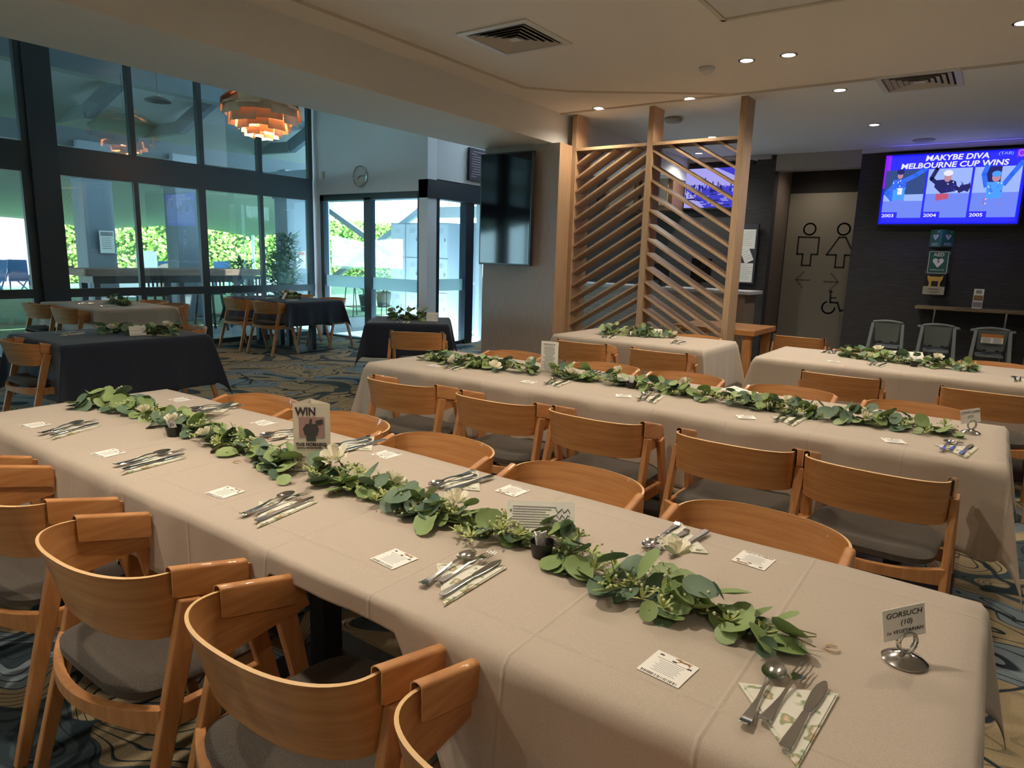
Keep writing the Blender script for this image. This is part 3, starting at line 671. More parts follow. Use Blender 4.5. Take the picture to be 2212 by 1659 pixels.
# narrow wall shelf with holder
o = thing('wall_shelf', 'long narrow timber ledge with steel stays on the dark wall', 'shelf', (0, 9.72, .93))
MB().box(-.83, 4.8, 0, .38, 0, .035).build('shelf_board', M('ledge_wood', (.16, .10, .06), .45, noise=(3, (.30, .24, .12), (1, 6, 6), 3)), o, bevel=.003)
for x in (-.62, .10, .9): MB().tube([(x, .1, 0), (x, .1, -.93)], .012).build('leg', chrome, o)
o = thing('leaflet_holder', 'small clear leaflet holder with a printed card on the wall ledge', 'leaflet holder', (-.20, 9.80, .965))
MB().box(-.055, .055, -.02, .025, 0, .12).build('holder', glass_mat('acrylic', (.9, .9, .95)), o); s = MB(); s.box(-.05, .05, .0, .006, .005, .235, 0); s.box(-.045, .045, -.002, 0, .10, .16, 1); s.box(-.03, .03, -.002, 0, .18, .22, 2); s.box(-.045, .045, -.002, 0, .02, .08, 2); s.build('card', [paper, brown_ink, grey_ink], o)

# ================================================================ high chairs
def high_chair(x, y, rz, label, warn=False, wide=True):
    o = thing('high_chair', label, 'high chair', (x, y, 0), rz, 'grey plastic high chairs along the dark wall')
    # back faces -y (camera)
    def back(u, v):
        xx = lerp(-.125, .125, u); t = (u - .5) * 2
        top = .80 - .018 * t * t; z = lerp(.52 + .03*t*t, top, v)
        return (xx * (1 + .1 * v), .02 + .02 * (1 - t*t) - .05 * (v - .5), z)
    MB().grid(back, 12, 8).build('backrest', grey_pl, o, smooth=True, solid=.018)
    MB().tube([(lerp(-.155, .155, i/10), -.005, .80 - .02*((i/5-1)**2)) for i in range(11)], .014, 8).build('top_rail', grey_pl, o, smooth=True)
    for sg in (-1, 1):
        MB().beam((sg*.155, 0, .77), (sg*.205, -.16, 0), .034, .03, .045, .04).build('leg', grey_pl, o, bevel=.006)
        MB().beam((sg*.155, .04, .72), (sg*.195, .30, 0), .034, .03, .045, .04).build('leg', grey_pl, o, bevel=.006)
        if wide: MB().box(sg*.155 - .02, sg*.155 + .02 + 0, -.0, .26, .735, .77).build('arm', grey_pl, o, bevel=.006); MB().sphere((sg*.185, .02, .765), .02, 8, (1.3, 1, .9)).build('hinge', grey_pl, o, smooth=True)
        MB().box(sg*.06 - .018, sg*.06 + .018, -.012, 0.01, .545, .56).build('strap_slot', black_m, o)
    MB().beam((-.185, -.125, .36), (.185, -.125, .36), .03, .035, side=(0, 1, 0)).build('crossbar', grey_pl, o)
    MB().box(-.13, .13, .03, .28, .47, .50).build('seat', grey_pl, o, bevel=.01)
    if warn:
        s = MB(); s.box(-.10, .10, -.021, -.018, .635, .735, 0); s.box(-.10, .10, -.023, -.02, .70, .735, 1)
        for i in range(5):
            s.box(-.09, -.015, -.0225, -.021, .642 + i*.011, .646 + i*.011, 2); s.box(.01, .085, -.0225, -.021, .642 + i*.011, .646 + i*.011, 2)
        s.build('warning_label', [paper, M('orange_ink', (.62, .22, .05), .6), grey_ink], o)
    return o
high_chair(-1.02, 9.05, 0, 'grey plastic high chair nearest the toilet sign', wide=False)
high_chair(-.51, 9.05, .05, 'grey plastic high chair with no sticker below the yellow defibrillator')
high_chair(.0, 9.05, .05, 'grey plastic high chair with an orange and white warning label', True)
high_chair(.50, 9.05, .05, 'grey plastic high chair cut off by the picture edge')

# ================================================================ clock and menu board
o = thing('wall_clock', 'round silver-rimmed clock above the glass doors', 'clock', (-8.34, 7.5, 2.575))
MB().lathe([(.16, 0), (.16, .035), (.145, .04), (.142, .02)], 36, cap=False).build('rim', chrome, o, smooth='auto'); c = bpy.data.objects[-1] if False else None
MB().lathe([(.001, .02), (.143, .02)], 36, cap=False).build('dial', M('dial_white', (.75, .78, .78), .3), o)
s = MB()
for i in range(12):
    a = i*PI/6; MB().beam((.105*math.cos(a), .105*math.sin(a), .0215), (.128*math.cos(a), .128*math.sin(a), .0215), .008, .002, side=(0, 0, 1)).build('hour_mark', black_m, o)
s = MB(); s.beam((0, 0, .024), (-.06, -.035, .024), .002, .012, side=(0, 0, 1)); s.build('hour_hand', black_m, o); s = MB(); s.beam((0, 0, .025), (.10, .0, .025), .002, .008, side=(0, 0, 1)); s.build('minute_hand', black_m, o)
for q in kids(o): q.rotation_euler = (PI/2, 0, 0)
o = thing('menu_board', 'dark chalkboard with pink handwriting high beside the column', 'menu board', (-6.9, 8.62, 2.80))
MB().box(-.02, .02, -.24, .24, -.24, .24).build('board', M('chalk_board', (.03, .03, .045), .7), o)
s = MB(); random.seed(2)
for i in range(11):
    zz = .19 - i*.037; ll = random.uniform(.12, .38); s.box(.021, .023, -.2 + random.uniform(0, .04), -.2 + ll, zz - .006, zz + .004)
s.build('handwriting', M('pink_chalk', (.35, .25, .32), .8), o)

# ================================================================ armchairs
def make_chair():
    o = thing('oak_armchair', 'x', 'chair')
    HW = .231
    def curve(t):           # t 0..1 from left arm front, round the back, to right arm front ; returns x,y,back amount
        L1 = .208; LB = .62; T = 2 * L1 + LB; s_ = t * T
        if s_ < L1: return (-HW - .004 * (1 - s_/L1), L1 - s_, 0.0)
        if s_ > T - L1: return (HW + .004 * (1 - (T - s_)/L1), L1 - (T - s_), 0.0)
        a = PI * (s_ - L1) / LB; ca, sa = math.cos(a), math.sin(a); e = 2 / 2.35
        return (-HW * math.copysign(abs(ca) ** e, ca), -.138 * abs(sa) ** e, abs(sa))
    def sh(u, v):
        x, y, bk = curve(u)
        arm = max(0.0, y) / .208
        zt = .710 + .014 * bk - .052 * arm; zb = .560 - .004 * bk + .020 * arm
        k_ = (1 - v); inx = 1 - .17 * k_ * bk; iny = 1 - .34 * k_
        yy = y * iny if y < 0 else y + .022 * k_ * arm
        xx = x * (1 - .10 * k_ * min(1, bk * 1.4))
        return (xx, yy + (.0 if bk else 0), lerp(zb, zt, v))
    # shell with thickness: outer and inner surfaces, edge faces lighter
    nu, nv, th = 56, 6, .0075
    P = [[Vector(sh(i/nu, j/nv)) for j in range(nv+1)] for i in range(nu+1)]
    mb = MB(); N = []
    for i in range(nu+1):
        row = []
        for j in range(nv+1):
            du = P[min(i+1, nu)][j] - P[max(i-1, 0)][j]; dv = P[i][min(j+1, nv)] - P[i][max(j-1, 0)]
            row.append(du.cross(dv).normalized())
        N.append(row)
    for sg in (1, -1):
        vs = [P[i][j] + N[i][j] * (sg*th/2) for i in range(nu+1) for j in range(nv+1)]
        fs = [(i*(nv+1)+j, (i+1)*(nv+1)+j, (i+1)*(nv+1)+j+1, i*(nv+1)+j+1) for i in range(nu) for j in range(nv)]
        if sg < 0: fs = [f[::-1] for f in fs]
        mb.add(vs, fs, 0)
    def strip(seq):
        vs = []
        for i, j in seq: vs += [P[i][j] + N[i][j]*(th/2), P[i][j] - N[i][j]*(th/2)]
        mb.add(vs, [(2*q, 2*q+1, 2*q+3, 2*q+2) for q in range(len(seq)-1)], 1)
    strip([(i, nv) for i in range(nu+1)]); strip([(i, 0) for i in range(nu, -1, -1)]); strip([(0, j) for j in range(nv+1)]); strip([(nu, j) for j in range(nv, -1, -1)])
    mb.build('backrest', [oak, oak_edge], o, smooth='auto')
    for sg in (-1, 1):
        # folded armrest cover
        c = MB(); prof = []
        for a in range(9):
            t = PI * a / 8; prof.append((.0135 * math.cos(t), .009 * math.sin(t)))
        prof = [(.0135, -.062)] + prof + [(-.0135, -.062)]
        ys = [-.002, .004, .176, .182]
        vs = []; tp = .0026
        for ip, rr in ((0, 0), (1, tp)):
            for y in ys:
                zt = .714 - .052 * max(0, y) / .208
                for q, (px, pz) in enumerate(prof):
                    fx = (abs(px) - rr) / abs(px) if abs(px) > .004 else 1
                    sh_ = .004 if (y in (ys[0], ys[-1]) and q in (0, len(prof)-1)) else 0
                    vs.append((sg*(HW + .001) + px*fx, y, zt + pz * (1 - (rr*80 if pz > 0 else 0)*.9) + sh_ ))
        npf = len(prof); ny = len(ys); fs = []
        for ip in (0, 1):
            o_ = ip*ny*npf
            for a in range(ny-1):
                for q in range(npf-1):
                    f_ = (o_+a*npf+q, o_+a*npf+q+1, o_+(a+1)*npf+q+1, o_+(a+1)*npf+q)
                    fs.append(f_ if ip == 0 else f_[::-1])
        c.add(vs, fs, 0)
        e_ = []
        for a in (0, ny-1):
            for q in range(npf-1): e_.append((a*npf+q, a*npf+q+1, ny*npf+a*npf+q+1, ny*npf+a*npf+q))
        for q in (0, npf-1):
            for a in range(ny-1): e_.append((a*npf+q, (a+1)*npf+q, ny*npf+(a+1)*npf+q, ny*npf+a*npf+q))
        c.add(vs, e_, 1)
        c.build('armrest', [oak, oak_edge], o, smooth='auto')
        MB().beam((sg*.2465, .034, .640), (sg*.268, -.135, 0), .022, .052, .024, .030).build('leg', oak_leg, o, bevel=.004)
        MB().beam((sg*.2465, .165, .612), (sg*.260, .300, 0), .022, .052, .024, .030).build('leg', oak_leg, o, bevel=.004)
        MB().beam((sg*.249, -.03, .378), (sg*.249, .235, .378), .022, .05).build('side_rail', oak_leg, o, bevel=.003)
    r_ = MB()
    def rail(u, v):
        x = lerp(-.25, .25, u); t = 1 - (x/.25)**2
        return (x, -.045 - .080*t, lerp(.352, .412, v) + .014*t*(1 - v) - .012*t*v)
    r_.grid(rail, 14, 1); r_.build('rear_rail', oak_leg, o, solid=.022, bevel=.002)
    MB().beam((-.25, .23, .36), (.25, .23, .36), .05, .02, side=(0, 0, 1)).build('front_rail', oak_leg, o)
    # seat pad
    def pad(top):
        def fn(u, v):
            a = 2*PI*u; r0 = v; ca, sa = math.cos(a), math.sin(a); e = 2/4.5
            x = .222 * math.copysign(abs(ca)**e, ca) * r0; y = .115 + .215 * math.copysign(abs(sa)**e, sa) * r0
            edge = max(0, (r0 - .86)/.14)
            z = .448 - .012*(1-r0) + .012*max(0, -(y-.115)/.215)*r0 - .022*edge*edge if top else .40 + .018*edge*edge
            return (x, y, z)
        return fn
    p = MB(); p.grid(pad(True), 40, 8); p.grid(lambda u, v: pad(False)(u, 1-v), 40, 6)
    a0 = [pad(True)(i/40, 1) for i in range(41)]; b0 = [pad(False)(i/40, 1) for i in range(41)]
    p.add(a0 + b0, [(i+1, i, 41+i, 42+i) for i in range(40)])
    p.build('seat', seat_fab, o, smooth=True)
    return o
chair0 = make_chair(); ch_used = [False]
def chair(x, y, rz, label, group):
    if not ch_used[0]:
        ch_used[0] = True; chair0.location = (x, y, 0); chair0.rotation_euler.z = rz; chair0['label'] = label; chair0['group'] = group; return chair0
    return copy_tree(chair0, (x, y, 0), rz, label, group)
ORD = ('first', 'second', 'third', 'fourth', 'fifth', 'sixth')
g = 'chairs along the front long table'
for i, (x, y, a) in enumerate(((-2.90, .688, 0), (-2.27, .688, .0), (-1.624, .688, .0), (-1.003, .712, .02), (-.457, .732, .02))):
    chair(x, y, a, 'oak armchair on the camera side of the front long table, %s from its window end' % ORD[i], g)
for i, (x, y, a) in enumerate(((-2.72, 1.79, .03), (-2.14, 1.80, -.02), (-1.61, 1.80, 0), (-1.03, 1.80, .02), (-.45, 1.79, -.02))):
    chair(x, y, PI + a, 'oak armchair facing us across the front long table, %s from its window end' % ORD[i], g)
g = 'chairs along the middle long table'
for i, (x, y, a) in enumerate(((-2.63, 2.66, .03), (-1.98, 2.66, .0), (-1.42, 2.67, -.02), (-.79, 2.67, 0), (-.28, 2.66, -.03))):
    chair(x, y, a, 'oak armchair seen from behind at the middle long table, %s from its window end' % ORD[i], g)
for i, (x, y, a) in enumerate(((-2.80, 3.95, .0), (-2.05, 3.94, .02), (-1.50, 3.95, 0), (-.88, 3.94, .02), (-.27, 3.93, -.02))):
    chair(x, y, PI + a, 'oak armchair facing us across the middle long table, %s from its window end' % ORD[i], g)
g = 'chairs at the beige table before the slatted screen'
chair(-2.84, 5.0, .02, 'oak armchair seen from behind at the screen table, on the column side', g)
chair(-2.13, 4.99, -.02, 'oak armchair seen from behind at the screen table, on the toilet side', g)
chair(-2.28, 6.20, PI, 'oak armchair with only its rim showing between table and slatted screen', g)
g = 'chairs at the beige table below the blue television'
chair(-.78, 4.83, .0, 'oak armchair seen from behind at the table below the blue television', g)
chair(.02, 4.83, -.02, 'oak armchair seen from behind, cut off at the picture edge by the second table', g)
chair(-.85, 6.25, PI, 'oak armchair with rim showing behind the garland near the high chairs', g)
chair(.05, 6.25, PI, 'oak armchair with rim showing behind the table in front of the labelled high chair', g)
chair(-1.56, 7.10, .0, 'lone oak armchair seen from behind beside the bare wooden table', 'chairs at the bare wooden table')
g = 'chairs at the tables near the windows'
chair(-8.95, 3.16, .1, 'oak armchair by the window, outer one on the beige window table', g)
chair(-8.20, 3.16, .0, 'oak armchair tucked at the beige window table, its side towards us', g)
chair(-8.75, 4.36, PI, 'oak armchair with a sliver of rim behind the garland of the beige window table', g)
chair(-8.15, 4.30, PI, 'oak armchair at the far corner of the beige window table by the glass', g)
chair(-5.62, 1.88, .0, 'oak armchair at the near end of the navy table in front of the window table', g)
chair(-5.78, 3.14, PI, 'oak armchair mostly hidden behind the far edge of the front navy table', g)
chair(-8.75, 5.52, -.03, 'oak armchair at the navy window table, the one closer to the glass', g)
chair(-8.05, 5.52, .03, 'oak armchair at the navy window table, the one closer to us', g)
chair(-8.12, 6.72, PI, 'oak armchair on the door side of the navy window table', g)
chair(-8.85, 6.72, PI, 'oak armchair on the door side of the navy window table, next to the glass', g)
chair(-4.26, 4.47, R(33), 'oak armchair with its broad back to us at the turned navy table', g)

# ================================================================ tables and cloths
def cloth_fn(L, W, drop, rip=0.012, seed=1, nx=70, ny=40, dropfn=None):
    random.seed(seed); ph = [random.uniform(0, 6.28) for _ in range(8)]
    hl, hw = L/2, W/2
    xs = [-hl - drop * (1 - i/12) for i in range(12)] + [-hl + L*i/nx for i in range(nx+1)] + [hl + drop * (i+1)/12 for i in range(12)]
    ysn = [-hw - drop * (1 - i/12) for i in range(12)] + [-hw + W*i/ny for i in range(ny+1)] + [hw + drop * (i+1)/12 for i in range(12)]
    vs = []
    for x in xs:
        for y in ysn:
            d = dropfn(x, y)/drop if dropfn else 1.0
            ex = max(abs(x) - hl, 0) * d; ey = max(abs(y) - hw, 0) * d; sx = math.copysign(1, x); sy = math.copysign(1, y)
            cx = max(-hl, min(hl, x)); cy = max(-hw, min(hw, y)); r_ = math.hypot(ex, ey)
            z = .0015 * math.sin(x*9 + ph[0]) * math.cos(y*7 + ph[1])
            if r_ > 0:
                rd = .014; f_ = min(1, r_/(rd*1.57))
                out = rd * math.sin(f_*PI/2); dz = rd * (1 - math.cos(f_*PI/2)) + max(0, r_ - rd*1.57)
                k_ = r_/drop
                if ex > 0 and ey > 0:
                    th_ = math.atan2(ey, ex); m_ = math.sin(2*th_)
                    push = .24 * r_ * m_
                    ax = out*math.cos(th_) + push*.72 + .012*k_; ay = out*math.sin(th_) + push*.72 + .012*k_
                    # fold: sides hang closer, diagonal sticks out
                    px, py = cx + sx*ax, cy + sy*ay; dz *= .96
                elif ex > 0:
                    q = k_*(rip*math.sin(cy*17 + ph[2]) + rip*.8*math.sin(cy*37 + ph[3])) + .012*k_
                    px, py = cx + sx*(out + q), cy + .3*rip*k_*math.cos(cy*17+ph[2])
                else:
                    q = k_*(rip*math.sin(cx*11 + ph[4]) + rip*.8*math.sin(cx*27 + ph[5]) + .4*rip*math.sin(cx*51+ph[6])) + .012*k_
                    px, py = cx + .3*rip*k_*math.cos(cx*11+ph[4]), cy + sy*(out + q)
                vs.append((px, py, z - dz))
            else: vs.append((x, y, z))
    n = len(ysn); fs = [(i*n+j, (i+1)*n+j, (i+1)*n+j+1, i*n+j+1) for i in range(len(xs)-1) for j in range(n-1)]
    return vs, fs
def make_cloth(name_label, x0, x1, y0, y1, top, mat, drop, seed, group, rz=0, dropfn=None, rip=.012):
    L, W = x1-x0, y1-y0; mb = MB(); vs, fs = cloth_fn(L, W, drop, rip, seed, max(12, int(L*22)), max(10, int(W*22)), dropfn); mb.add(vs, fs)
    o = mb.build('tablecloth', mat, None, smooth=True, solid=.0022, loc=((x0+x1)/2, (y0+y1)/2, top), rz=rz)
    return tag(o, name_label, 'tablecloth', group)
def make_table(label, x0, x1, y0, y1, top, rz=0, nped=1, group='tables under cloths', wood=None, four=False):
    cx, cy = (x0+x1)/2, (y0+y1)/2; L, W = x1-x0, y1-y0
    o = thing('dining_table', label, 'table', (cx, cy, 0), rz, group)
    i_ = .006
    MB().box(-L/2+i_, L/2-i_, -W/2+i_, W/2-i_, top-.035, top-.004).build('tabletop', wood or oak_leg, o)
    for k_ in range(nped):
        px = (k_ + .5)/nped * L - L/2
        if four:
            for sx in (-1, 1):
                MB().beam((px + sx*min(.27, L/nped/2-.1), 0, top-.035), (px + sx*min(.27, L/nped/2-.1), 0, .02), .07, .07).build('leg', black_metal, o)
            MB().box(px-min(.36, L/nped/2-.02), px+min(.36, L/nped/2-.02), -.25, .25, 0, .014).build('base_plate', black_metal, o)
        else:
            MB().box(px-.035, px+.035, -.035, .035, .01, top-.035).build('pedestal', black_metal, o)
            MB().box(px-.24, px+.24, -.24, .24, 0, .014).build('base_plate', black_metal, o)
    return o
T = .71
make_table('oak-topped table row hidden under the cloth of the front long table', -3.31, .055, .90, 1.685, T - .004, nped=5)
def dropA(x, y):
    X = x - 1.6275
    if y < 0:
        d = .30
        for a, b, v in ((-1.46, -.76, .06),): 
            if a < X < b: t = math.sin(PI*(X-a)/(b-a)); d = lerp(d, v, min(1, t*1.8))
        if -2.1 < X < -1.4: d = min(d, .21)
        d += .13*math.exp(-((X+2.14)/.06)**2)
        return d
    return .28
make_cloth('beige cloth over the front long table with the name card and triangular win sign', -3.31, .055, .90, 1.685, T, beige_cloth, .30, 3, 'beige tablecloths', dropfn=dropA)
make_table('table row hidden under the cloth of the middle long table', -3.25, .10, 2.965, 3.78, T - .004, nped=5)
make_cloth('beige cloth over the middle long table, its corner hanging in a long point', -3.25, .10, 2.965, 3.78, T, beige_cloth, .36, 8, 'beige tablecloths', rip=.024)
make_table('table hidden under the beige cloth before the slatted screen', -3.33, -1.90, 5.34, 6.18, T - .004, nped=2)
make_cloth('beige cloth with sharp creases on the table before the slatted screen', -3.33, -1.90, 5.34, 6.18, T, beige_cloth, .42, 11, 'beige tablecloths', rip=.006)
make_table('table hidden under the beige cloth below the blue television', -1.46, 1.3, 5.28, 6.18, T - .004, nped=3)
make_cloth('beige cloth on the table below the blue television, cut by the picture edge', -1.46, 1.3, 5.28, 6.18, T, beige_cloth, .36, 12, 'beige tablecloths', rip=.008)
make_table('table hidden under the beige cloth next to the window wall', -9.28, -7.88, 3.30, 4.18, T - .004, nped=2, four=True)
make_cloth('beige cloth on the table next to the window wall', -9.28, -7.88, 3.30, 4.18, T, beige_cloth, .33, 13, 'beige tablecloths', rip=.006)
make_table('black-legged table under the front navy cloth', -6.15, -5.20, 1.95, 3.02, T - .004, nped=1, four=True)
make_cloth('navy cloth on the table between the front long table and the windows', -6.15, -5.20, 1.95, 3.02, T, navy_cloth, .42, 14, 'navy tablecloths', rip=.01)
make_table('black-legged table with broad base plates under the navy cloth by the windows', -9.2, -7.74, 5.66, 6.56, T - .004, nped=2, four=True)
make_cloth('navy cloth on the window table with a chair by the doors', -9.2, -7.74, 5.66, 6.56, T, navy_cloth, .33, 15, 'navy tablecloths', rip=.01)
make_table('square table turned at an angle under a navy cloth', -5.50, -4.68, 4.84, 5.64, T - .004, rz=R(40), four=False)
make_cloth('navy cloth with pointed corners on the square table turned at an angle', -5.50, -4.68, 4.84, 5.64, T, navy_cloth, .36, 16, 'navy tablecloths', rz=R(40), rip=.012)
o = thing('wooden_table', 'bare orange-toned wooden table behind the slatted screen post', 'table', (-2.35, 7.2, 0))
MB().box(-.45, .42, -.35, .45, .70, .755).build('tabletop', oak, o, bevel=.004)
for x in (-.38, .34):
    for y in (-.28, .38): MB().box(x-.04, x+.04, y-.04, y+.04, 0, .70).build('leg', oak_leg, o, bevel=.004)

# ================================================================ table settings
def outline_solid(mb, pts, zf, th):
    """pts: list of (s, halfwidth); zf(s) height of underside"""
    vs = []
    for s_, h_ in pts: vs += [(-h_, s_, zf(s_)), (h_, s_, zf(s_)), (h_*.8, s_, zf(s_)+th), (-h_*.8, s_, zf(s_)+th)]
    n = len(pts); fs = [(3, 2, 1, 0), ((n-1)*4, (n-1)*4+1, (n-1)*4+2, (n-1)*4+3)]
    for i in range(n-1):
        for k_ in range(4): fs.append((i*4+k_, i*4+(k_+1) % 4, (i+1)*4+(k_+1) % 4, (i+1)*4+k_))
    mb.add(vs, fs)
HND = [(-.10, .006), (-.097, .0095), (-.09, .0105), (-.075, .0095), (-.05, .0065), (-.02, .0038), (.01, .0032), (.03, .0034)]
def hz(s_): return .003 + .006*math.exp(-((s_-.02)/.035)**2) + (.004 if s_ < -.09 else 0)
def mk_fork():
    mb = MB(); outline_solid(mb, HND + [(.04, .0055), (.048, .011), (.056, .0125), (.062, .0125)], hz, .0022)
    for i in range(4):
        x = -.0105 + i*.007; mb.beam((x, .060, .006), (x, .082, .0045), .0032, .002, .0026, .0016, side=(1, 0, 0)); mb.beam((x, .082, .0045), (x, .102, .0085), .0026, .0016, .0014, .0012, side=(1, 0, 0))
    return mb.build('fork', chrome, None, bevel=.0006)
def mk_spoon():
    mb = MB(); outline_solid(mb, HND + [(.045, .004)], hz, .0022)
    def bowl(u, v):
        a = 2*PI*u; x = .020*math.cos(a)*v; y = .070 + .030*math.sin(a)*v*(1 + .06*math.sin(a)); return (x, y, .0015 + .0065*v*v)
    mb.grid(bowl, 24, 6); mb.grid(lambda u, v: tuple(Vector(bowl(u, 1-v)) - Vector((0, 0, .0012*(v)))), 24, 6)
    return mb.build('spoon', chrome, None, smooth='auto')
def mk_knife():
    mb = MB(); outline_solid(mb, [(-.105, .006), (-.10, .010), (-.085, .0105), (-.06, .009), (-.03, .0075), (-.005, .0065), (.0, .005), (.008, .008), (.03, .0105), (.06, .0115), (.085, .0105), (.10, .006), (.106, .002)], lambda s_: .002 if s_ > 0 else .003, .0034)
    return mb.build('knife', chrome, None, bevel=.0008)
nap_m = M('napkin_print', (.72, .70, .60), .85, noise=(26, (.72, .70, .60), (1, 1, 1), 2))
n = nap_m.node_tree; rp = [q for q in n.nodes if q.type == 'VALTORGB'][0].color_ramp
rp.elements[0].position = .40; rp.elements[0].color = (.72, .70, .60, 1); rp.elements[1].position = .62; rp.elements[1].color = (.22, .32, .15, 1)
e_ = rp.elements.new(.57); e_.color = (.74, .72, .62, 1); e_ = rp.elements.new(.66); e_.color = (.55, .36, .22, 1); e_ = rp.elements.new(.70); e_.color = (.72, .70, .60, 1)
def mk_napkin():
    mb = MB(); mb.prism([(-.085, .025), (.055, .105), (.050, -.115)], 0, .0025); mb.prism([(-.075, .022), (.052, .098), (.048, -.105)], .0025, .0045)
    return mb.build('napkin', nap_m, None)
def mk_ticket():
    o = thing('raffle_ticket', 'x', 'ticket')
    MB().box(-.04, .04, -.039, .039, 0, .0006).build('paper_slip', paper, o)
    s = MB(); random.seed(5)
    for i in range(24):
        x = -.034 + i*.0029; s.box(x, x + random.choice([.0007, .0013, .0018]), -.037, -.030, .0006, .0008, 0)
    for i in range(8):
        y = .012 - i*.0048; l = random.uniform(.018, .026); s.box(-l, l, y, y+.0012, .0006, .0008, 1)
    s.box(-.03, .03, .018, .0195, .0006, .0008, 1)
    for x, y in ((-.027, .030), (.0, .024), (.03, .021)): s.box(x-.004, x+.004, y-.002, y+.002, .0006, .0009, 0)
    s.add([(-.006+.002, .034, .0009), (.004, .0375, .0009), (.012, .035, .0009), (.024, .036, .0009), (.030, .034, .0009), (.026, .031, .0009), (.016, .030, .0009), (.006, .031, .0009)], [(0, 7, 6, 5, 4, 3, 2, 1)], 2)
    s.add([(.008, .031, .0009), (.004, .026, .0009), (.006, .026, .0009), (.011, .031, .0009)], [(0, 1, 2, 3)], 2); s.add([(.022, .031, .0009), (.027, .026, .0009), (.029, .027, .0009), (.026, .031, .0009)], [(0, 1, 2, 3)], 2)
    s.build('print', [ink, grey_ink, brown_ink], o); return o
P_ = {}
def put(kind, x, y, rz, label, group, z=None, cat=None, rx=0):
    z = T + .0025 if z is None else z
    if kind not in P_:
        o = {'fork': mk_fork, 'spoon': mk_spoon, 'knife': mk_knife, 'napkin': mk_napkin, 'raffle_ticket': mk_ticket}[kind]()
        P_[kind] = o
    else:
        o = P_[kind]
        o = copy_tree(o, (0, 0, 0), 0)
    o.location = (x, y, z); o.rotation_euler = (rx, 0, rz); tag(o, label, cat or {'raffle_ticket': 'ticket'}.get(kind, kind), group)
    return o
def setting(x, y, rz, where, g, flip=False):
    """x,y = middle of cutlery; rz=0 handles towards -y"""
    c_, s_ = math.cos(rz), math.sin(rz)
    Q = lambda a, b: (x + a*c_ - b*s_, y + a*s_ + b*c_)
    m_ = -1 if flip else 1
    px, py = Q(.008*m_, -.015); put('napkin', px, py, rz, 'floral napkin under the cutlery, ' + where, g)
    px, py = Q(-.034*m_, .0); put('spoon', px, py, rz + .04, 'steel spoon, ' + where, g, T + .0072)
    px, py = Q(-.004*m_, .028); put('fork', px, py, rz - .06, 'steel fork, ' + where, g, T + .0072)
    px, py = Q(.036*m_, -.005); put('knife', px, py, rz - .03, 'steel knife, ' + where, g, T + .0072)
gA = 'cutlery on the front long table'; gB = 'cutlery on the middle long table'
for i, (x, y, a, wtx) in enumerate(((-2.80, 1.045, .40, 'camera side of the front table, fifth from the name card'), (-2.195, 1.045, .13, 'camera side of the front table, fourth from the name card'),
        (-1.53, 1.06, .18, 'camera side of the front table, third from the name card'), (-.888, 1.075, .04, 'camera side of the front table, second from the name card'), (-.195, 1.055, -.04, 'camera side of the front table, nearest the name card'))):
    setting(x, y, a, wtx, gA)
for i, (x, y, a, wtx) in enumerate(((-2.735, 1.60, PI-.1, 'far side of the front table, at its window end'), (-2.14, 1.545, PI-.15, 'far side of the front table, behind the triangular sign'), (-1.84, 1.615, PI, 'far side of the front table, just past the triangular sign'),
        (-1.285, 1.545, PI-.08, 'far side of the front table, two from the name card'), (-.585, 1.555, PI-.05, 'far side of the front table, beside the white rose'))):
    setting(x, y, a, wtx, gA, True)
for i, (x, y, a) in enumerate(((-2.73, 3.215, .25), (-1.98, 3.215, .2), (-1.40, 3.19, .22), (-.715, 3.20, .0), (-.06, 3.14, -.12))):
    setting(x, y, a, 'near side of the middle table, %s from its window end' % ORD[i], gB)
for i, (x, y, a) in enumerate(((-1.95, 3.62, PI), (-.97, 3.60, PI-.1), (-.40, 3.62, PI))):
    setting(x, y, a, 'far side of the middle table, %s from its window end' % ORD[i], gB, True)
gC = 'cutlery on the tables at the back'
for x, y, a, wtx in ((-2.86, 5.52, .3, 'screen table, place nearer the column'), (-2.23, 5.62, .1, 'screen table, place nearer the toilet sign'), (-1.07, 6.04, PI, 'far corner of the table below the television'),
                     (-.66, 5.54, -.1, 'near side of the table below the television'), (.19, 5.50, 0, 'edge of the picture on the table below the television'),
                     (-8.75, 3.55, .2, 'window table with beige cloth, outer place'), (-8.25, 3.60, .1, 'window table with beige cloth, inner place'), (-5.85, 2.25, .3, 'front navy table, by its chair'), (-5.42, 2.70, 1.4, 'front navy table, long side'),
                     (-8.6, 5.95, .2, 'navy window table, outer place'), (-8.1, 5.95, .1, 'navy window table, inner place'), (-4.95, 5.0, R(40), 'turned navy table, in front of its chair'), (-5.25, 5.45, R(220), 'turned navy table, far side')):
    setting(x, y, a, wtx, gC)
gT = 'printed raffle tickets on the tables'
for x, y, a, wtx in ((-2.97, .995, .1, 'fifth from the name card'), (-2.388, 1.005, .08, 'fourth from the name card'), (-1.75, 1.04, .1, 'third from the name card'), (-1.06, 1.04, -.08, 'second from the name card'), (-.383, 1.035, -.1, 'nearest the name card')):
    put('raffle_ticket', x, y, a, 'barcoded ticket on the camera side of the front table, ' + wtx, gT)
for x, y, a, wtx in ((-3.02, 1.60, PI, 'at its window end'), (-2.371, 1.594, PI+.1, 'next to the triangular sign'), (-1.678, 1.61, PI, 'past the white rose bowl'), (-1.121, 1.597, PI-.05, 'by the fourth curved chair back'), (-.394, 1.577, PI-.08, 'beside the biggest curved chair back')):
    put('raffle_ticket', x, y, a, 'printed ticket, far side of the front table, ' + wtx, gT)
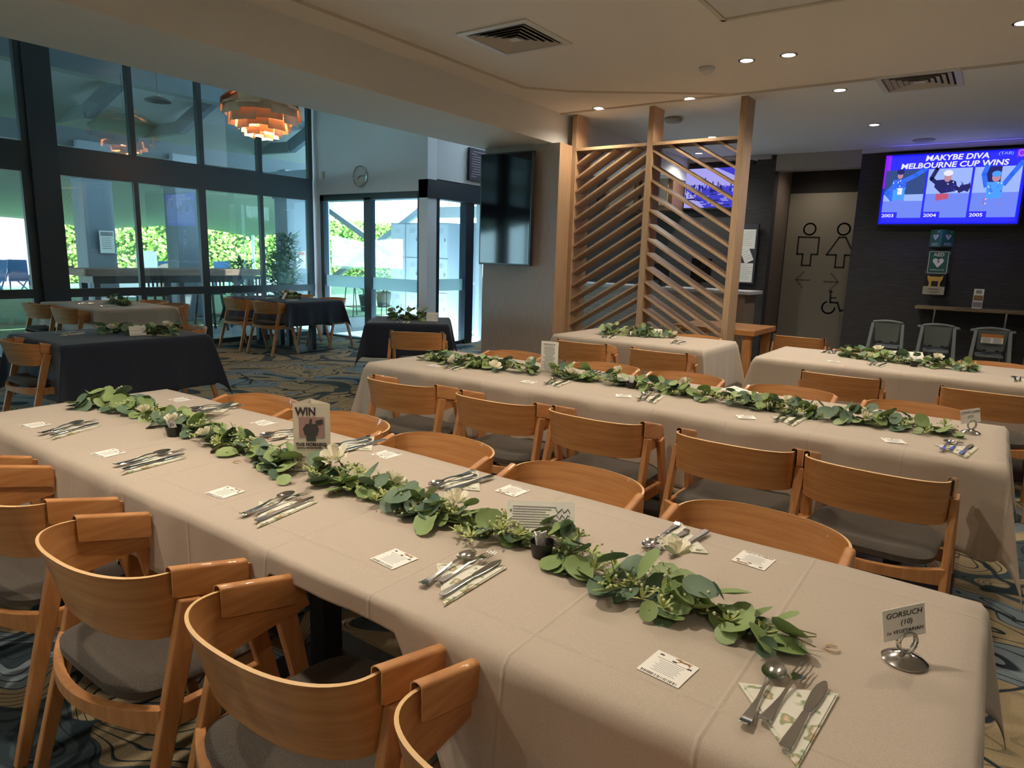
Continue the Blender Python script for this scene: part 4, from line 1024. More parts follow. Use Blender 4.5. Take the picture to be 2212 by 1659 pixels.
for i, (x, y, a) in enumerate(((-2.86, 3.17, .1), (-2.11, 3.13, .15), (-1.526, 3.158, .5), (-.877, 3.114, .5), (-.275, 3.11, .4))):
    put('raffle_ticket', x, y, a, 'white ticket, near side of the middle table, %s from its window end' % ORD[i], gT)
put('raffle_ticket', -.94, 5.47, .3, 'white ticket on the table below the blue television', gT)

# triangular win sign
SX, SY = -1.737, 1.345
o = thing('table_sign', 'tall triangular cardboard sign reading WIN on the front long table', 'table sign', (SX, SY, T+.003), R(47))
tri = [(-.058, -.018), (.056, -.030), (-.012, .055)]; hh = .222
tri_m = M('card_cream', (.74, .68, .56), .6)
s = MB(); s.add([(x, y, 0) for x, y in tri] + [(x, y, hh) for x, y in tri], [(0, 1, 4, 3), (1, 2, 5, 4), (2, 0, 3, 5)]); s.build('card', tri_m, o, solid=.0012)
s = MB(); ang = math.atan2(tri[1][1]-tri[0][1], tri[1][0]-tri[0][0]); s.m = Matrix.Translation((tri[0][0], tri[0][1], 0)) @ Matrix.Rotation(ang, 4, 'Z')
text_mb(s, 'WIN', .036, (.008, -.0015, .184), mi=0, bold=.001, xs=.85)
s.box(.018, .098, -.0018, -.001, .112, .178, 1); s.lathe([(.022, 0), (.026, .03), (.02, .055), (.024, .06)], 12, (.05, .002, .085), mi=2) if False else None
s.wallpoly([(.036, .118), (.074, .118), (.080, .140), (.070, .156), (.040, .156), (.030, .140)], -.0026, -.0018, 2); s.box(.040, .070, -.003, -.0026, .100, .122, 2); s.wallpoly([(.050, .156), (.058, .156), (.060, .172), (.052, .172)], -.003, -.0026, 2); s.wallpoly([(.072, .150), (.094, .158), (.092, .172), (.070, .166)], -.003, -.0026, 2)
text_mb(s, 'THIS NOMADIQ', .0155, (.007, -.0015, .083), mi=0, bold=.0003, xs=.86)
text_mb(s, 'THE SMALL PORTABLE GAS BBQ', .0055, (.009, -.0015, .075), mi=0)
text_mb(s, '$30', .010, (.008, -.0015, .052), mi=0); text_mb(s, '$10', .010, (.008, -.0015, .034), mi=0); text_mb(s, 'MEMBERS PRICE', .0042, (.008, -.0015, .046), mi=0); text_mb(s, 'DRAWN', .012, (.044, -.0015, .042), mi=0)
s.build('print', [M('print_plum', (.05, .03, .05), .6), M('photo_pink', (.42, .25, .24), .6), M('photo_dark', (.05, .055, .055), .5)], o)

# cups with sugar sachets
cup_m = M('black_cup', (.012, .012, .012), .35)
def cup(x, y, label, g='small black sauce cups', base=None):
    z = T + .003 if base is None else base
    o = MB().lathe([(.001, 0), (.023, 0), (.030, .036), (.031, .036), (.028, .034), (.022, .003), (.001, .003)], 20, cap=False).build('sauce_cup', cup_m, None, smooth='auto', loc=(x, y, z))
    return tag(o, label, 'cup', g)
sach = {}
def sachets(x, y, where, n=3, seed=1):
    random.seed(seed)
    for i in range(n):
        if 's' not in sach:
            q = MB(); q.box(-.009, .009, -.0015, .0015, 0, .055); q.box(-.0092, .0092, -.0018, .0018, .012, .022, 1); sach['s'] = q.build('sugar_sachet', [M('sachet_white', (.75, .74, .72), .6), M('sachet_print', (.55, .45, .40), .6)], None); o = sach['s']
        else: o = sach['s'].copy(); col.objects.link(o)
        a = i*2.1 + seed; o.location = (x + .008*math.cos(a), y + .008*math.sin(a), T + .012); o.rotation_euler = (.28*math.sin(a), .35*math.cos(a), a*.6)
        tag(o, 'white sugar sachet %s, cup %s' % (('leaning towards the chairs', 'standing upright', 'leaning along the table', 'at the back')[i], where), 'sachet', 'sugar sachets')
cup(-.805, 1.275, 'black cup of sachets in the garland near the two-place paper'); sachets(-.805, 1.275, 'by the leaning menu paper', 3, 2)
cup(-2.448, 1.262, 'black cup with white blooms in the garland far down the front table'); sachets(-2.448, 1.262, 'far down the front table', 2, 5)
cup(-1.675, 1.33, 'black cup tucked behind the triangular sign')
cup(-1.591, 3.385, 'black cup of sachets in the garland of the middle table'); sachets(-1.591, 3.385, 'on the middle table', 3, 7)
cup(-.437, 5.66, 'black cup in front of the folded paper on the table below the television')
cup(-.75, 3.46, 'black cup holding a clear glass twist in the middle table garland')

def paper_card(x, y, rz, w_, h_, tilt, label, lines=9, lift=.0, scribble=True, bend=.0):
    o = thing('menu_card', label, 'paper', (x, y, T + .004 + lift), rz); o.rotation_euler = (tilt, 0, rz)
    MB().grid(lambda u, v: (lerp(-w_/2, w_/2, u), lerp(0, h_, v), bend*math.sin(PI*u)), 8, 1).build('paper_sheet', paper, o, solid=.0006)
    s = MB(); random.seed(int(abs(x)*77))
    for i in range(lines):
        yy = h_*(.12 + .76*i/lines); l = random.uniform(.25, .42)*w_; s.box(-w_*.42, -w_*.42 + l*1.6, yy, yy+.0022, .0009, .0012, 0)
    if scribble:
        for i in range(3):
            yy = h_*(.3 + .2*i); s.tube([(w_*.22 + j*w_*.03, yy + .006*math.sin(j*2.1+i), .0012) for j in range(8)], .0008, 4, mi=1)
    s.build('print', [grey_ink, ink], o); return o
# on the front table: paper leaning on the cup
paper_card(-.855, 1.345, R(34), .17, .075, R(62), 'white printed paper leaning on the garland beside the black cup', bend=.0, lift=.022)
paper_card(-2.62, 1.42, R(-62), .26, .09, R(25), 'long white paper slip lying across the far garland of the front table', lines=6)
# standing menu on middle table
o = thing('menu_stand', 'upright white menu in a clear stand on the middle long table', 'menu stand', (-2.165, 3.43, T+.003), R(8))
MB().box(-.055, .055, -.004, .004, 0, .20).build('stand_plate', paper, o); MB().box(-.055, .055, -.006, .05, 0, .004).build('foot', glass_mat('acrylic_foot', (.9, .9, .95)), o)
s = MB(); random.seed(3); text_mb(s, 'MEMBERSHIP', .014, (0, -.0055, .178), align='CENTER', mi=0)
for i in range(17):
    zz = .165 - i*.0092; l = random.uniform(.025, .045); s.box(-l, l, -.0052, -.0042, zz, zz+.003, 0)
s.build('print', [grey_ink], o)
paper_card(-1.10, 3.56, R(-40), .17, .08, R(12), 'white paper slip behind the garland in the middle of the middle table', lines=4, lift=.02)
paper_card(-.47, 5.78, R(25), .22, .13, R(38), 'folded white paper propped in the garland below the blue television', lines=7, lift=.0)
paper_card(-2.70, 5.78, R(35), .11, .07, R(35), 'white card propped in the garland on the screen table, darker-printed one', lines=4)
paper_card(-2.56, 5.92, R(30), .10, .05, R(50), 'small white card standing higher in the garland on the screen table', lines=3, lift=.03)
paper_card(-5.55, 2.62, R(60), .20, .07, R(40), 'long white paper rising from the garland on the front navy table', lines=4, lift=.02)
paper_card(-5.45, 2.58, R(80), .12, .075, R(75), 'white name card with pink writing on the front navy table', lines=2)
paper_card(-8.35, 6.0, R(-20), .12, .10, R(60), 'pale card leaning in the garland on the navy window table', lines=2)
paper_card(-8.2, 3.85, R(70), .13, .05, R(60), 'small pale card in the garland on the beige window table', lines=2)
paper_card(-4.83, 5.30, R(35), .12, .10, R(65), 'pink-toned name card in the garland of the turned navy table', lines=3)

# place-card holders
def holder(x, y, rz, lines, label, s_=1.0):
    o = thing('place_card_holder', label, 'name card', (x, y, T+.003), rz)
    MB().lathe([(.001, .0), (.037, .0), (.038, .003), (.030, .009), (.016, .014), (.008, .017), (.001, .018)], 28).build('base', chrome, o, smooth='auto')
    for dx in (-.004, .004): MB().tube([(.016*math.cos(t*PI/9)*1.05, dx, .038 + .020*math.sin(t*PI/9)) for t in range(18)], .0022, 6, True).build('ring_clip', chrome, o, smooth=True)
    c = MB(); w_, h_ = .080, .062; c.m = Matrix.Translation((-.006, 0, .046)) @ Matrix.Rotation(R(-11), 4, 'Y'); c.box(-w_/2, w_/2, -.0006, .0006, 0, h_); c.build('card', paper, o)
    s = MB(); s.m = Matrix.Translation((-.006, 0, .046)) @ Matrix.Rotation(R(-11), 4, 'Y')
    for t, sz, px, zz in lines: text_mb(s, t, sz, (px, -.0012, zz), align='CENTER', ext=.0002, shear=.15)
    s.build('handwriting', ink, o); return o
holder(-.052, 1.325, R(42), (('GORSUCH', .0145, 0, .044), ('(10)', .014, .004, .028), ('1x VEGETARIAN', .0098, 0, .012)), 'chrome ring holder with a handwritten card at the corner of the front long table')
holder(-.022, 3.50, R(30), (('STEVE CARR', .014, 0, .044), ('(10)', .015, 0, .024)), 'chrome ring holder with a handwritten card at the end of the middle long table')

# horseshoe confetti
hs = None
for x, y, a, wtx in ((-.445, 1.175, .5, 'by the white rose'), (-.165, 1.285, 2.2, 'at the tip of the front garland'), (-1.51, 1.235, 1.0, 'past the triangular sign'), (-1.98, 1.225, 1.8, 'between two ticket places, standing in the leaves')):
    if hs is None:
        q = MB(); n_ = 14; vs = []
        for i in range(n_+1):
            t = lerp(R(-55), R(235), i/n_); wd = .0018
            for r_, z in ((.0135-wd, 0), (.0135+wd, 0), (.0135+wd, .0015), (.0135-wd, .0015)): vs.append((r_*math.cos(t)*.85, r_*math.sin(t), z))
        fs = [(i*4+k_, i*4+(k_+1) % 4, (i+1)*4+(k_+1) % 4, (i+1)*4+k_) for i in range(n_) for k_ in range(4)] + [(3, 2, 1, 0), (n_*4, n_*4+1, n_*4+2, n_*4+3)]
        hs = q.add(vs, fs).build('horseshoe', M('ply', (.55, .38, .22), .7), None); o = hs
    else: o = hs.copy(); col.objects.link(o)
    o.location = (x, y, T+.003); o.rotation_euler.z = a; tag(o, 'tiny flat wooden horseshoe ' + wtx, 'table confetti', 'wooden horseshoe confetti')

# ================================================================ garlands
AVOID = []
def blocked(x, y, k_=1.0):
    return any(math.hypot(x-a, y-b) < r_*k_ or (abs(x-a) < r_ and -r_*2.0 < y-b < 0) for a, b, r_ in AVOID)
def garland(pts, label, seed, dens=1.0, z0=T+.004, roses=(), height=.075, leaf=.029, spread=.055):
    random.seed(seed)
    o = thing('eucalyptus_garland', label, 'garland', (pts[0][0], pts[0][1], z0), group='eucalyptus garlands with cream roses')
    O = Vector((pts[0][0], pts[0][1], 0)); Pn = [Vector((x, y, 0)) - O for x, y in pts]
    seg = []; L = 0
    for a, b in zip(Pn, Pn[1:]): seg.append((a, b, L)); L += (b-a).length
    def at(s_):
        for a, b, l0 in seg:
            l = (b-a).length
            if s_ <= l0 + l: return a.lerp(b, max(0, (s_-l0)/l)), (b-a).normalized()
        return seg[-1][1].copy(), (seg[-1][1]-seg[-1][0]).normalized()
    stems = MB(); LA = MB(); LB = MB(); SP = MB(); BE = MB()
    nn = max(8, int(L*14)); ph = random.uniform(0, 6)
    for kx in range(3):
        path = []
        for i in range(nn+1):
            p, d = at(L*i/nn); n_ = Vector((-d.y, d.x, 0)); path.append(p + n_*(.018*math.sin(i*1.3+kx*2+ph)) + Vector((0, 0, .012 + .012*abs(math.sin(i*.9+kx)))))
        stems.tube(path, .0014, 5)
    def disc(mb, c, nrm, r_, up):
        nrm = nrm.normalized(); u = nrm.cross(up)
        if u.length < .05: u = nrm.cross(Vector((1, 0, 0)))
        u.normalize(); v = nrm.cross(u)
        vs = [c + nrm*(-.10*r_)]; N = 10; base = len(vs)
        for i in range(N):
            a = 2*PI*i/N; rr = r_*(1 + .08*math.cos(a)); vs.append(c + u*(rr*.92*math.sin(a)) + v*(rr*1.08*math.cos(a)) + nrm*(.14*r_*math.sin(a)**2))
        mb.add([tuple(q) for q in vs], [(0, 1+i, 1+(i+1) % N) for i in range(N)])
    cnt = int(L*105*dens)
    for i in range(cnt):
        s_ = random.uniform(0, L); p, d = at(s_); n_ = Vector((-d.y, d.x, 0)); off = random.gauss(0, spread*.62)
        r_ = leaf*random.choice([.7, .85, 1.0, 1.15, 1.25]); hgt = max(r_*.35, random.random()**1.5*height*(1 - min(1, abs(off)/(spread*2.2))))
        c = p + n_*off + d*random.uniform(-.01, .01) + Vector((0, 0, hgt))
        if blocked(c.x + O.x, c.y + O.y): continue
        tilt = Vector((random.gauss(0, .75), random.gauss(0, .75), 1.0)) + n_*(off*6)
        if hgt < r_*.8: tilt = Vector((tilt.x*.45, tilt.y*.45, 1))
        disc(LA if random.random() < .6 else LB, c, tilt, r_, Vector((random.gauss(0, 1), random.gauss(0, 1), .2)))
        if random.random() < .5: stems.tube([tuple(p + Vector((0, 0, .012))), tuple(c)], .0009, 4)
    for i in range(int(L*30*dens)):     # fine sprigs and berries in clusters
        s_ = random.uniform(.02, L-.02); p, d = at(s_); n_ = Vector((-d.y, d.x, 0)); c0 = p + n_*random.gauss(0, spread*.6) + Vector((0, 0, random.uniform(.01, .04)))
        if blocked(c0.x + O.x, c0.y + O.y, .8): continue
        for j in range(13):
            dr = Vector((random.gauss(0, 1), random.gauss(0, 1), abs(random.gauss(0, .8)))).normalized(); l = random.uniform(.015, .038); e = c0 + dr*l
            u = dr.cross(Vector((0, 0, 1))).normalized()*.0038 if abs(dr.z) < .95 else Vector((.0038, 0, 0))
            SP.add([tuple(c0), tuple(c0.lerp(e, .55)+u), tuple(e), tuple(c0.lerp(e, .55)-u)], [(0, 1, 2, 3)])
            if random.random() < .4: BE.sphere(tuple(e), .0038, 6)
    stems.build('stems', stem_m, o); LA.build('leaves', leaf_a, o, smooth=True)['kind'] = 'stuff'; LB.build('leaves', leaf_b, o, smooth=True)['kind'] = 'stuff'
    SP.build('sprigs', sprig_m, o)['kind'] = 'stuff'; BE.build('berries', berry_m, o, smooth=True)['kind'] = 'stuff'
    for x, y, z, r_ in roses:
        q = MB(); q.m = Matrix.Translation((x-pts[0][0], y-pts[0][1], z + .018)) @ Matrix.Rotation(random.uniform(-.6, .6), 4, 'X') @ Matrix.Rotation(random.uniform(-.6, .6), 4, 'Y')
        for ring, (rr, n_, hh_, op) in enumerate(((.30, 3, .9, .05), (.55, 4, .85, .2), (.80, 5, .72, .38), (1.0, 6, .55, .60))):
            for j in range(n_):
                a0 = 2*PI*j/n_ + ring*.5; wd = 2*PI/n_*.72
                def pet(u, v, a0=a0, wd=wd, rr=rr, hh_=hh_, op=op):
                    a = a0 + (u-.5)*wd*(1.0 - .25*v*v); r1 = r_*(rr*(.45+.55*math.sin(v*PI*.5)) + op*.35*v*v)
                    return (r1*math.cos(a), r1*math.sin(a), r_*hh_*1.15*v - (.12*r_*(2*u-1)**2)*v)
                q.grid(pet, 5, 5)
        q.build('rose', rose_m, o, smooth=True)
    return o
AVOID += [(-.805, 1.275, .045), (-2.448, 1.262, .045), (-1.591, 3.385, .05), (-.437, 5.66, .06), (SX+.03, SY, .045), (-2.165, 3.43, .055)]
gAp = [(-3.19, 1.24), (-3.05, 1.36), (-2.777, 1.345), (-2.649, 1.35), (-2.238, 1.315), (-1.98, 1.31), (-1.84, 1.30), (-1.656, 1.30), (-1.5, 1.316), (-1.351, 1.288), (-1.198, 1.278), (-1.06, 1.285), (-.932, 1.285), (-.819, 1.33), (-.695, 1.265), (-.601, 1.245), (-.492, 1.24), (-.396, 1.25), (-.301, 1.24), (-.19, 1.26)]
garland(gAp, 'long eucalyptus garland with cream roses down the front long table', 21, 1.3, roses=((-3.08, 1.38, .04, .026), (-2.74, 1.30, .02, .028), (-2.46, 1.27, .035, .028), (-2.24, 1.27, .02, .028), (-1.60, 1.32, .05, .036), (-1.37, 1.345, .02, .030), (-1.10, 1.31, .035, .030), (-.50, 1.335, .055, .034)))
gBp = [(-3.08, 3.34), (-2.727, 3.30), (-2.547, 3.34), (-2.302, 3.36), (-2.115, 3.40), (-1.929, 3.43), (-1.685, 3.43), (-1.441, 3.41), (-1.278, 3.39), (-1.068, 3.36), (-.909, 3.32), (-.759, 3.33), (-.623, 3.34), (-.47, 3.36), (-.361, 3.38), (-.253, 3.40), (-.112, 3.38), (-.06, 3.40)]
garland(gBp, 'long eucalyptus garland with cream roses down the middle long table', 22, 1.2, roses=((-2.78, 3.26, .015, .034), (-2.45, 3.26, .012, .036), (-2.27, 3.40, .04, .036), (-2.0, 3.39, .02, .032), (-1.72, 3.46, .05, .03), (-1.30, 3.42, .04, .034), (-.76, 3.36, .03, .03), (-.42, 3.36, .015, .028)), height=.085)
garland([(-3.02, 5.68), (-2.80, 5.80), (-2.60, 5.86), (-2.38, 5.98)], 'short garland on the table before the slatted screen', 23, 1.3, roses=((-2.96, 5.72, .05, .035), (-2.62, 5.90, .04, .035), (-2.38, 5.92, .02, .028)), height=.13)
garland([(-.98, 5.84), (-.72, 5.80), (-.50, 5.76), (-.30, 5.72), (-.05, 5.72)], 'short garland on the table below the blue television', 24, 1.3, roses=((-.70, 5.82, .06, .034), (-.74, 5.76, .01, .03), (-.30, 5.74, .05, .032)), height=.10)
garland([(-8.75, 3.85), (-8.45, 3.80), (-8.15, 3.78)], 'small garland on the beige window table', 25, 1.6, roses=((-8.68, 3.85, .05, .035), (-8.4, 3.82, .05, .03)), height=.11)
garland([(-5.75, 2.42), (-5.6, 2.56), (-5.42, 2.72), (-5.35, 2.86)], 'small garland on the front navy table', 26, 1.6, roses=((-5.62, 2.46, .03, .034), (-5.42, 2.80, .05, .034)), height=.10)
garland([(-8.55, 6.15), (-8.35, 6.12), (-8.1, 6.10)], 'small garland on the navy window table', 27, 1.8, roses=((-8.5, 6.15, .05, .04), (-8.25, 6.1, .07, .04)), height=.13)
garland([(-5.30, 5.14), (-5.12, 5.24), (-4.92, 5.32)], 'small garland on the turned navy table', 28, 1.8, roses=((-5.0, 5.28, .07, .04),), height=.14)

# ================================================================ outdoors
gr = MB(); gr.box(-60, -9.5, -30, 60, -.14, -.02); st(gr.build('ground', paving))
tf = MB(); tf.box(-60, -11.6, -30, 60, -.02, -.005); tag(tf.build('turf', turf, None), None, None, kind='structure')
tag(MB().box(-13.9, -13.82, -20, 40, -.005, .0).build('trim_6', M('red_line', (.5, .08, .04), .8), None), kind='structure')
tag(MB().box(-24.5, -20.5, -5, 16, -.005, .002).build('trim_7', M('far_turf', (.13, .30, .10), .95), None), kind='structure')
# canopy: rafters and fabric
def canopy_pt(u, v):
    x = lerp(-9.9, -23.5, u); ymax = lerp(9.3, 17.6, u); y = lerp(-14, ymax, v)
    return (x, y, lerp(4.9, 1.86, u**.75) + .24*abs(math.sin((y - 10.1)*PI/5.4))*u*u)
c = MB(); c.grid(canopy_pt, 30, 120)
tag(c.build('canopy', awning, None, smooth=True, solid=.02), 'large grey-green fabric canopy with scalloped edge over the lawn', 'canopy')
for i, y in enumerate((1.4, 5.55, 7.15, 9.6)):
    X = -13.0
    o = thing('steel_column', ('square steel post at the far end of the patio', 'square steel post with a small yellow notice', 'square steel post seen through the middle window panes', 'square steel post with a red-topped notice by the potted plants')[i], 'column', (X, y, 0), group='steel posts of the patio roof')
    MB().box(-.22, .22, -.24, .24, 0, 2.55).build('shaft', steel_grey, o, bevel=.01); MB().box(-.25, .25, -.27, .27, 2.5, 3.1).build('bracket', steel_grey, o)
dk = M('roof_steel', (.06, .085, .10), .6)
for nm_, x, z, h_, lb in (('roof_beam', -11.4, 4.02, .34, 'dark roof beam under the canopy running past the top panes'), ('roof_beam', -13.0, 3.15, .30, 'dark roof beam resting on the steel posts outside')):
    o = thing(nm_, lb, 'beam', (x, 3, z), group='dark roof beams outside'); MB().box(-.13, .13, -12, 7.2, -h_/2, h_/2).build('beam_body', dk, o)
for i, y in enumerate((1.4, 5.55, 7.15, 9.6)):
    o = thing('rafter', 'curved dark rafter rising over the patio, %s along the windows' % ORD[i], 'rafter', (-13.0, y, 3.5), group='rafters over the patio')
    MB().beam((.1, 0, .1), (1.15, .3, .75), .12, .26, side=(0, 1, 0)).build('rafter_body', dk, o); MB().beam((.1, 0, .1), (-3.5, .4, .25), .12, .22, side=(0, 1, 0)).build('rafter_body', dk, o)
for i, y in enumerate((10.1, 15.5)):
    tag(MB().tube([(0, 0, 0), (0, 0, 2.0)], .06, 10).build('pole', M('pole_pale', (.6, .65, .7), .5), None, loc=(-23.3, y, 0)), ('pale pole holding the low canopy point before the hedge', 'pale pole holding the canopy point beside the red-notice post')[i], 'pole')
for y, z, lb, top in ((5.62, 1.45, 'yellowed notice taped to a steel post outside', 0), (9.66, 1.20, 'white notice with a red heading on the post by the plants', 1)):
    o = thing('post_notice', lb, 'notice', (-12.74, y, z), group='notices on the patio posts')
    MB().box(0, .006, -.12, .12, -.19, .19).build('paper_sheet', paper, o); s = MB(); s.box(.006, .008, -.10, .10, .10, .17, 1 if top else 0)
    for j in range(6): s.box(.006, .008, -.09, .07, .06-j*.035, .07-j*.035, 0)
    s.build('print', [grey_ink, M('red_ink', (.6, .15, .1), .6)], o)
for i, (x, y, z) in enumerate(((-10.9, 3.0, 3.30), (-10.7, 5.6, 3.55))):
    o = thing('patio_lamp', ('black dome lamp under the canopy near the end post', 'black dome lamp under the canopy above the pendant')[i], 'lamp', (x, y, z), group='black dome lamps under the canopy')
    MB().lathe([(.02, .10), (.05, .08), (.18, .02), (.19, 0)], 20, cap=False).build('shade', black_m, o, smooth=True); MB().tube([(0, 0, .08), (0, 0, .6)], .008).build('rod', black_m, o)
# hedge
hedge_m = M('hedge_leaf', (.26, .42, .08), .7, noise=(3, (.45, .55, .14), (1, 1, 1), 5))
h = MB(); random.seed(6)
for i in range(15000):
    y = random.uniform(9.9, 36); z = random.uniform(.0, 3.0); x = -27 + .25*math.sin(y*2.1)*math.cos(z*3) + random.uniform(-.28, .28)
    a = random.uniform(0, 6.28); b = random.uniform(-.7, .9); s_ = random.uniform(.05, .11)
    u = Vector((math.sin(a)*.6, math.cos(a), 0)).normalized()*s_; v = Vector((math.sin(b), 0, math.cos(b)))*s_; c_ = Vector((x, y, z))
    h.add([tuple(c_-u), tuple(c_-v*.6), tuple(c_+u), tuple(c_+v)], [(0, 1, 2, 3)])
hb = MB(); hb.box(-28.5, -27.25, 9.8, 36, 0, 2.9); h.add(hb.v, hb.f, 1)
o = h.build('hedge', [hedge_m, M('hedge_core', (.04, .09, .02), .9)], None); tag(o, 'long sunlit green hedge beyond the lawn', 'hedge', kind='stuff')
# far buildings
o = thing('white_building', 'sunlit white building wall beyond the lawn behind the blue chairs', 'building', (-27, 3.2, 0)); MB().box(-1, 0, -9, 3.6, .55, 3.4).build('wall', M('sun_white', (.45, .43, .38), .9), o); MB().box(-1.2, .3, -9.2, 3.8, 2.5, 2.62).build('roof', white_pl, o); MB().box(-1, .05, -9, 3.6, 0, .55).build('plinth', M('plinth_mauve', (.22, .17, .22), .9), o)
o = thing('pink_building', 'pinkish rendered building between two steel posts outside', 'building', (-26, 8.6, 0)); MB().box(-1, 0, -1.35, 1.0, 0, 2.35).build('wall', M('pink_render', (.42, .25, .27), .9), o); MB().box(-1.2, .15, -1.5, 1.1, 2.35, 2.6).build('fascia', white_pl, o)
# shade roof panels over the far yard seen through the doors
o = thing('shade_roof', 'pale translucent corrugated roof beyond the sliding doors', 'roof', (0, 0, 0)); MB().add([(-24, 17, 3.6), (-24, 34, 5.0), (-15, 30, 5.6), (-15, 15, 4.4)], [(0, 1, 2, 3)]).build('roof_sheet', M('roof_white', (.34, .38, .38), .7, noise=(3, (.24, .28, .28), (1, 14, 1), 3)), o, solid=.03)
# cross braces beyond the doors
o = thing('cross_brace', 'grey steel cross brace beyond the sliding doors', 'brace', (-13.5, 12.3, 0))
MB().beam((-2.2, 0, 2.85), (2.2, 0, .75), .12, .14, side=(0, 1, 0)).build('brace_bar', steel_grey, o); MB().beam((-1.6, .16, .65), (2.2, .16, 2.7), .12, .14, side=(0, 1, 0)).build('brace_bar', steel_grey, o)
for x in (-2.3, 2.3): MB().box(x-.08, x+.08, -.08, .2, 0, 2.9).build('brace_post', steel_grey, o)
o = thing('patio_roof', 'dark flat roof over the lockers beyond the sliding doors', 'roof', (0, 0, 0))
MB().box(-14.3, -7.0, 7.72, 11.6, 2.62, 2.78).build('roof_deck', M('roof_soffit', (.16, .22, .28), .7), o)
for x in (-14.2, -7.4): MB().box(x-.06, x+.06, 11.4, 11.52, 0, 2.62).build('roof_post', steel_grey, o)
# high wooden bar table and slat-back stools
bar_w = M('weathered_timber', (.20, .13, .10), .7, noise=(3, (.28, .19, .15), (6, 1, 6), 4))
o = thing('bar_table', 'long chunky timber bar table outside the windows', 'table', (-11.7, 6.2, 0))
MB().box(-.35, .35, -1.55, 1.55, .92, 1.03).build('tabletop', bar_w, o, bevel=.006); MB().box(-.25, .25, -1.40, 1.40, .80, .92).build('apron', frame_dark, o)
for y in (-1.35, 0, 1.35):
    for x in (-.22, .22): MB().box(x-.045, x+.045, y-.045, y+.045, 0, .82).build('leg', frame_dark, o)
st0 = None
for i, y in enumerate((5.45, 6.45, 7.15)):
    if st0 is None:
        o = thing('bar_stool', 'x', 'stool', (0, 0, 0))
        for x, yy in ((-.17, -.17), (.17, -.17), (-.17, .17), (.17, .17)): MB().beam((x*.8, yy*.8, .62), (x*1.15, yy*1.15, 0), .03, .03).build('leg', black_metal, o)
        MB().box(-.19, .19, -.19, .19, .62, .66).build('seat', black_metal, o); MB().box(.16, .19, -.20, .20, .88, .93).build('top_rail', black_metal, o); MB().tube([(.2*math.cos(t*PI/8), .2*math.sin(t*PI/8), .25) for t in range(16)], .01, 6, True).build('foot_ring', black_metal, o)
        for k_ in range(6): MB().box(.165, .18, -.18 + k_*.067, -.155 + k_*.067, .66, .88).build('back_slat', black_metal, o)
        st0 = o
    else: o = copy_tree(st0, (0, 0, 0), 0)
    o.location = (-11.02, y, 0); tag(o, ('black slat-back bar stool at the end of the outdoor table nearest the thick post', 'black slat-back bar stool at the middle of the outdoor table', 'black slat-back bar stool at the plant end of the outdoor table')[i], 'stool', 'slat-back stools at the outdoor table')
# stacked blue chairs, loungers
blue = M('blue_plastic', (.07, .16, .34), .5); bf = None
for i, (x, y, a) in enumerate(((-20.5, 5.75, .3), (-20.0, 6.1, .8), (-20.9, 6.45, -.2), (-20.2, 6.75, 1.3), (-20.6, 7.1, .4))):
    if bf is None:
        o = thing('folding_chair', 'x', 'chair', (0, 0, 0))
        MB().box(-.22, .22, -.22, .22, .43, .46).build('seat', blue, o); MB().beam((0, .2, .46), (0, .38, .95), .42, .03).build('backrest', blue, o)
        for sx in (-.2, .2): MB().beam((sx, -.2, 0), (sx, .25, .6), .025, .025).build('leg', blue, o); MB().beam((sx, .3, 0), (sx, -.2, .45), .025, .025).build('leg', blue, o)
        bf = o
    else: o = copy_tree(bf, (0, 0, 0), 0)
    o.location = (x, y, 0); o.rotation_euler.z = a; tag(o, 'light blue chair in the cluster by the white wall, %s from the frame edge' % ORD[i], 'chair', 'blue outdoor chairs by the white wall')
ob = None
for i, (x, y) in enumerate(((-21.4, 11.1), (-22.1, 12.3), (-22.4, 13.6), (-20.8, 14.9), (-21.2, 16.3))):
    if ob is None:
        o = thing('lounge_chair', 'x', 'chair', (0, 0, 0))
        MB().box(-.3, .3, -.28, .28, .30, .36).build('seat', blue, o); MB().beam((-.28, 0, .34), (-.55, 0, .92), .05, .52, side=(1, 0, 0)).build('backrest', blue, o)
        for sx in (-.25, .25):
            for sy in (-.25, .25): MB().box(sx-.02, sx+.02, sy-.02, sy+.02, 0, .3).build('leg', blue, o)
            MB().box(-.3, .25, sx*1.1-.03, sx*1.1+.03, .52, .56).build('armrest', blue, o)
        ob = o
    else: o = copy_tree(ob, (0, 0, 0), 0)
    o.location = (x, y, 0); o.rotation_euler.z = -.6; tag(o, 'blue outdoor lounge chair before the hedge, %s from the white panel' % ORD[i], 'chair', 'blue lounge chairs before the hedge')
tag(MB().box(-.05, .05, -.28, .28, 0, 1.25).build('board', white_pl, None, loc=(-20.3, 10.0, 0)), 'white upright board standing before the hedge', 'board')
o = thing('lawn_sign', 'pink arched garden sign with script before the hedge', 'sign', (-20.5, 10.75, 0)); s = MB(); s.wallpoly([(.5, 0)] + [(.5*math.cos(PI*i/12), .55 + .35*math.sin(PI*i/12)) for i in range(13)] + [(-.5, 0)], -.03, .03); s.build('sign_board', M('sign_pink', (.55, .38, .30), .8), o)
for q in kids(o): q.rotation_euler.z = PI/2
for x, y, g_, lb in ((-19.5, 9.0, white_pl, 'white low bench beyond the bar table'), (-17.2, 11.7, white_pl, 'white box seat on the lawn under the bar table line'), (-17.2, 12.6, M('teal_box', (.02, .22, .16), .6), 'green box seat on the lawn next to the white one')):
    tag(MB().box(-.25, .25, -.45, .45, 0, .55).build('lawn_box', g_, None, loc=(x, y, 0), bevel=.02), lb, 'box')
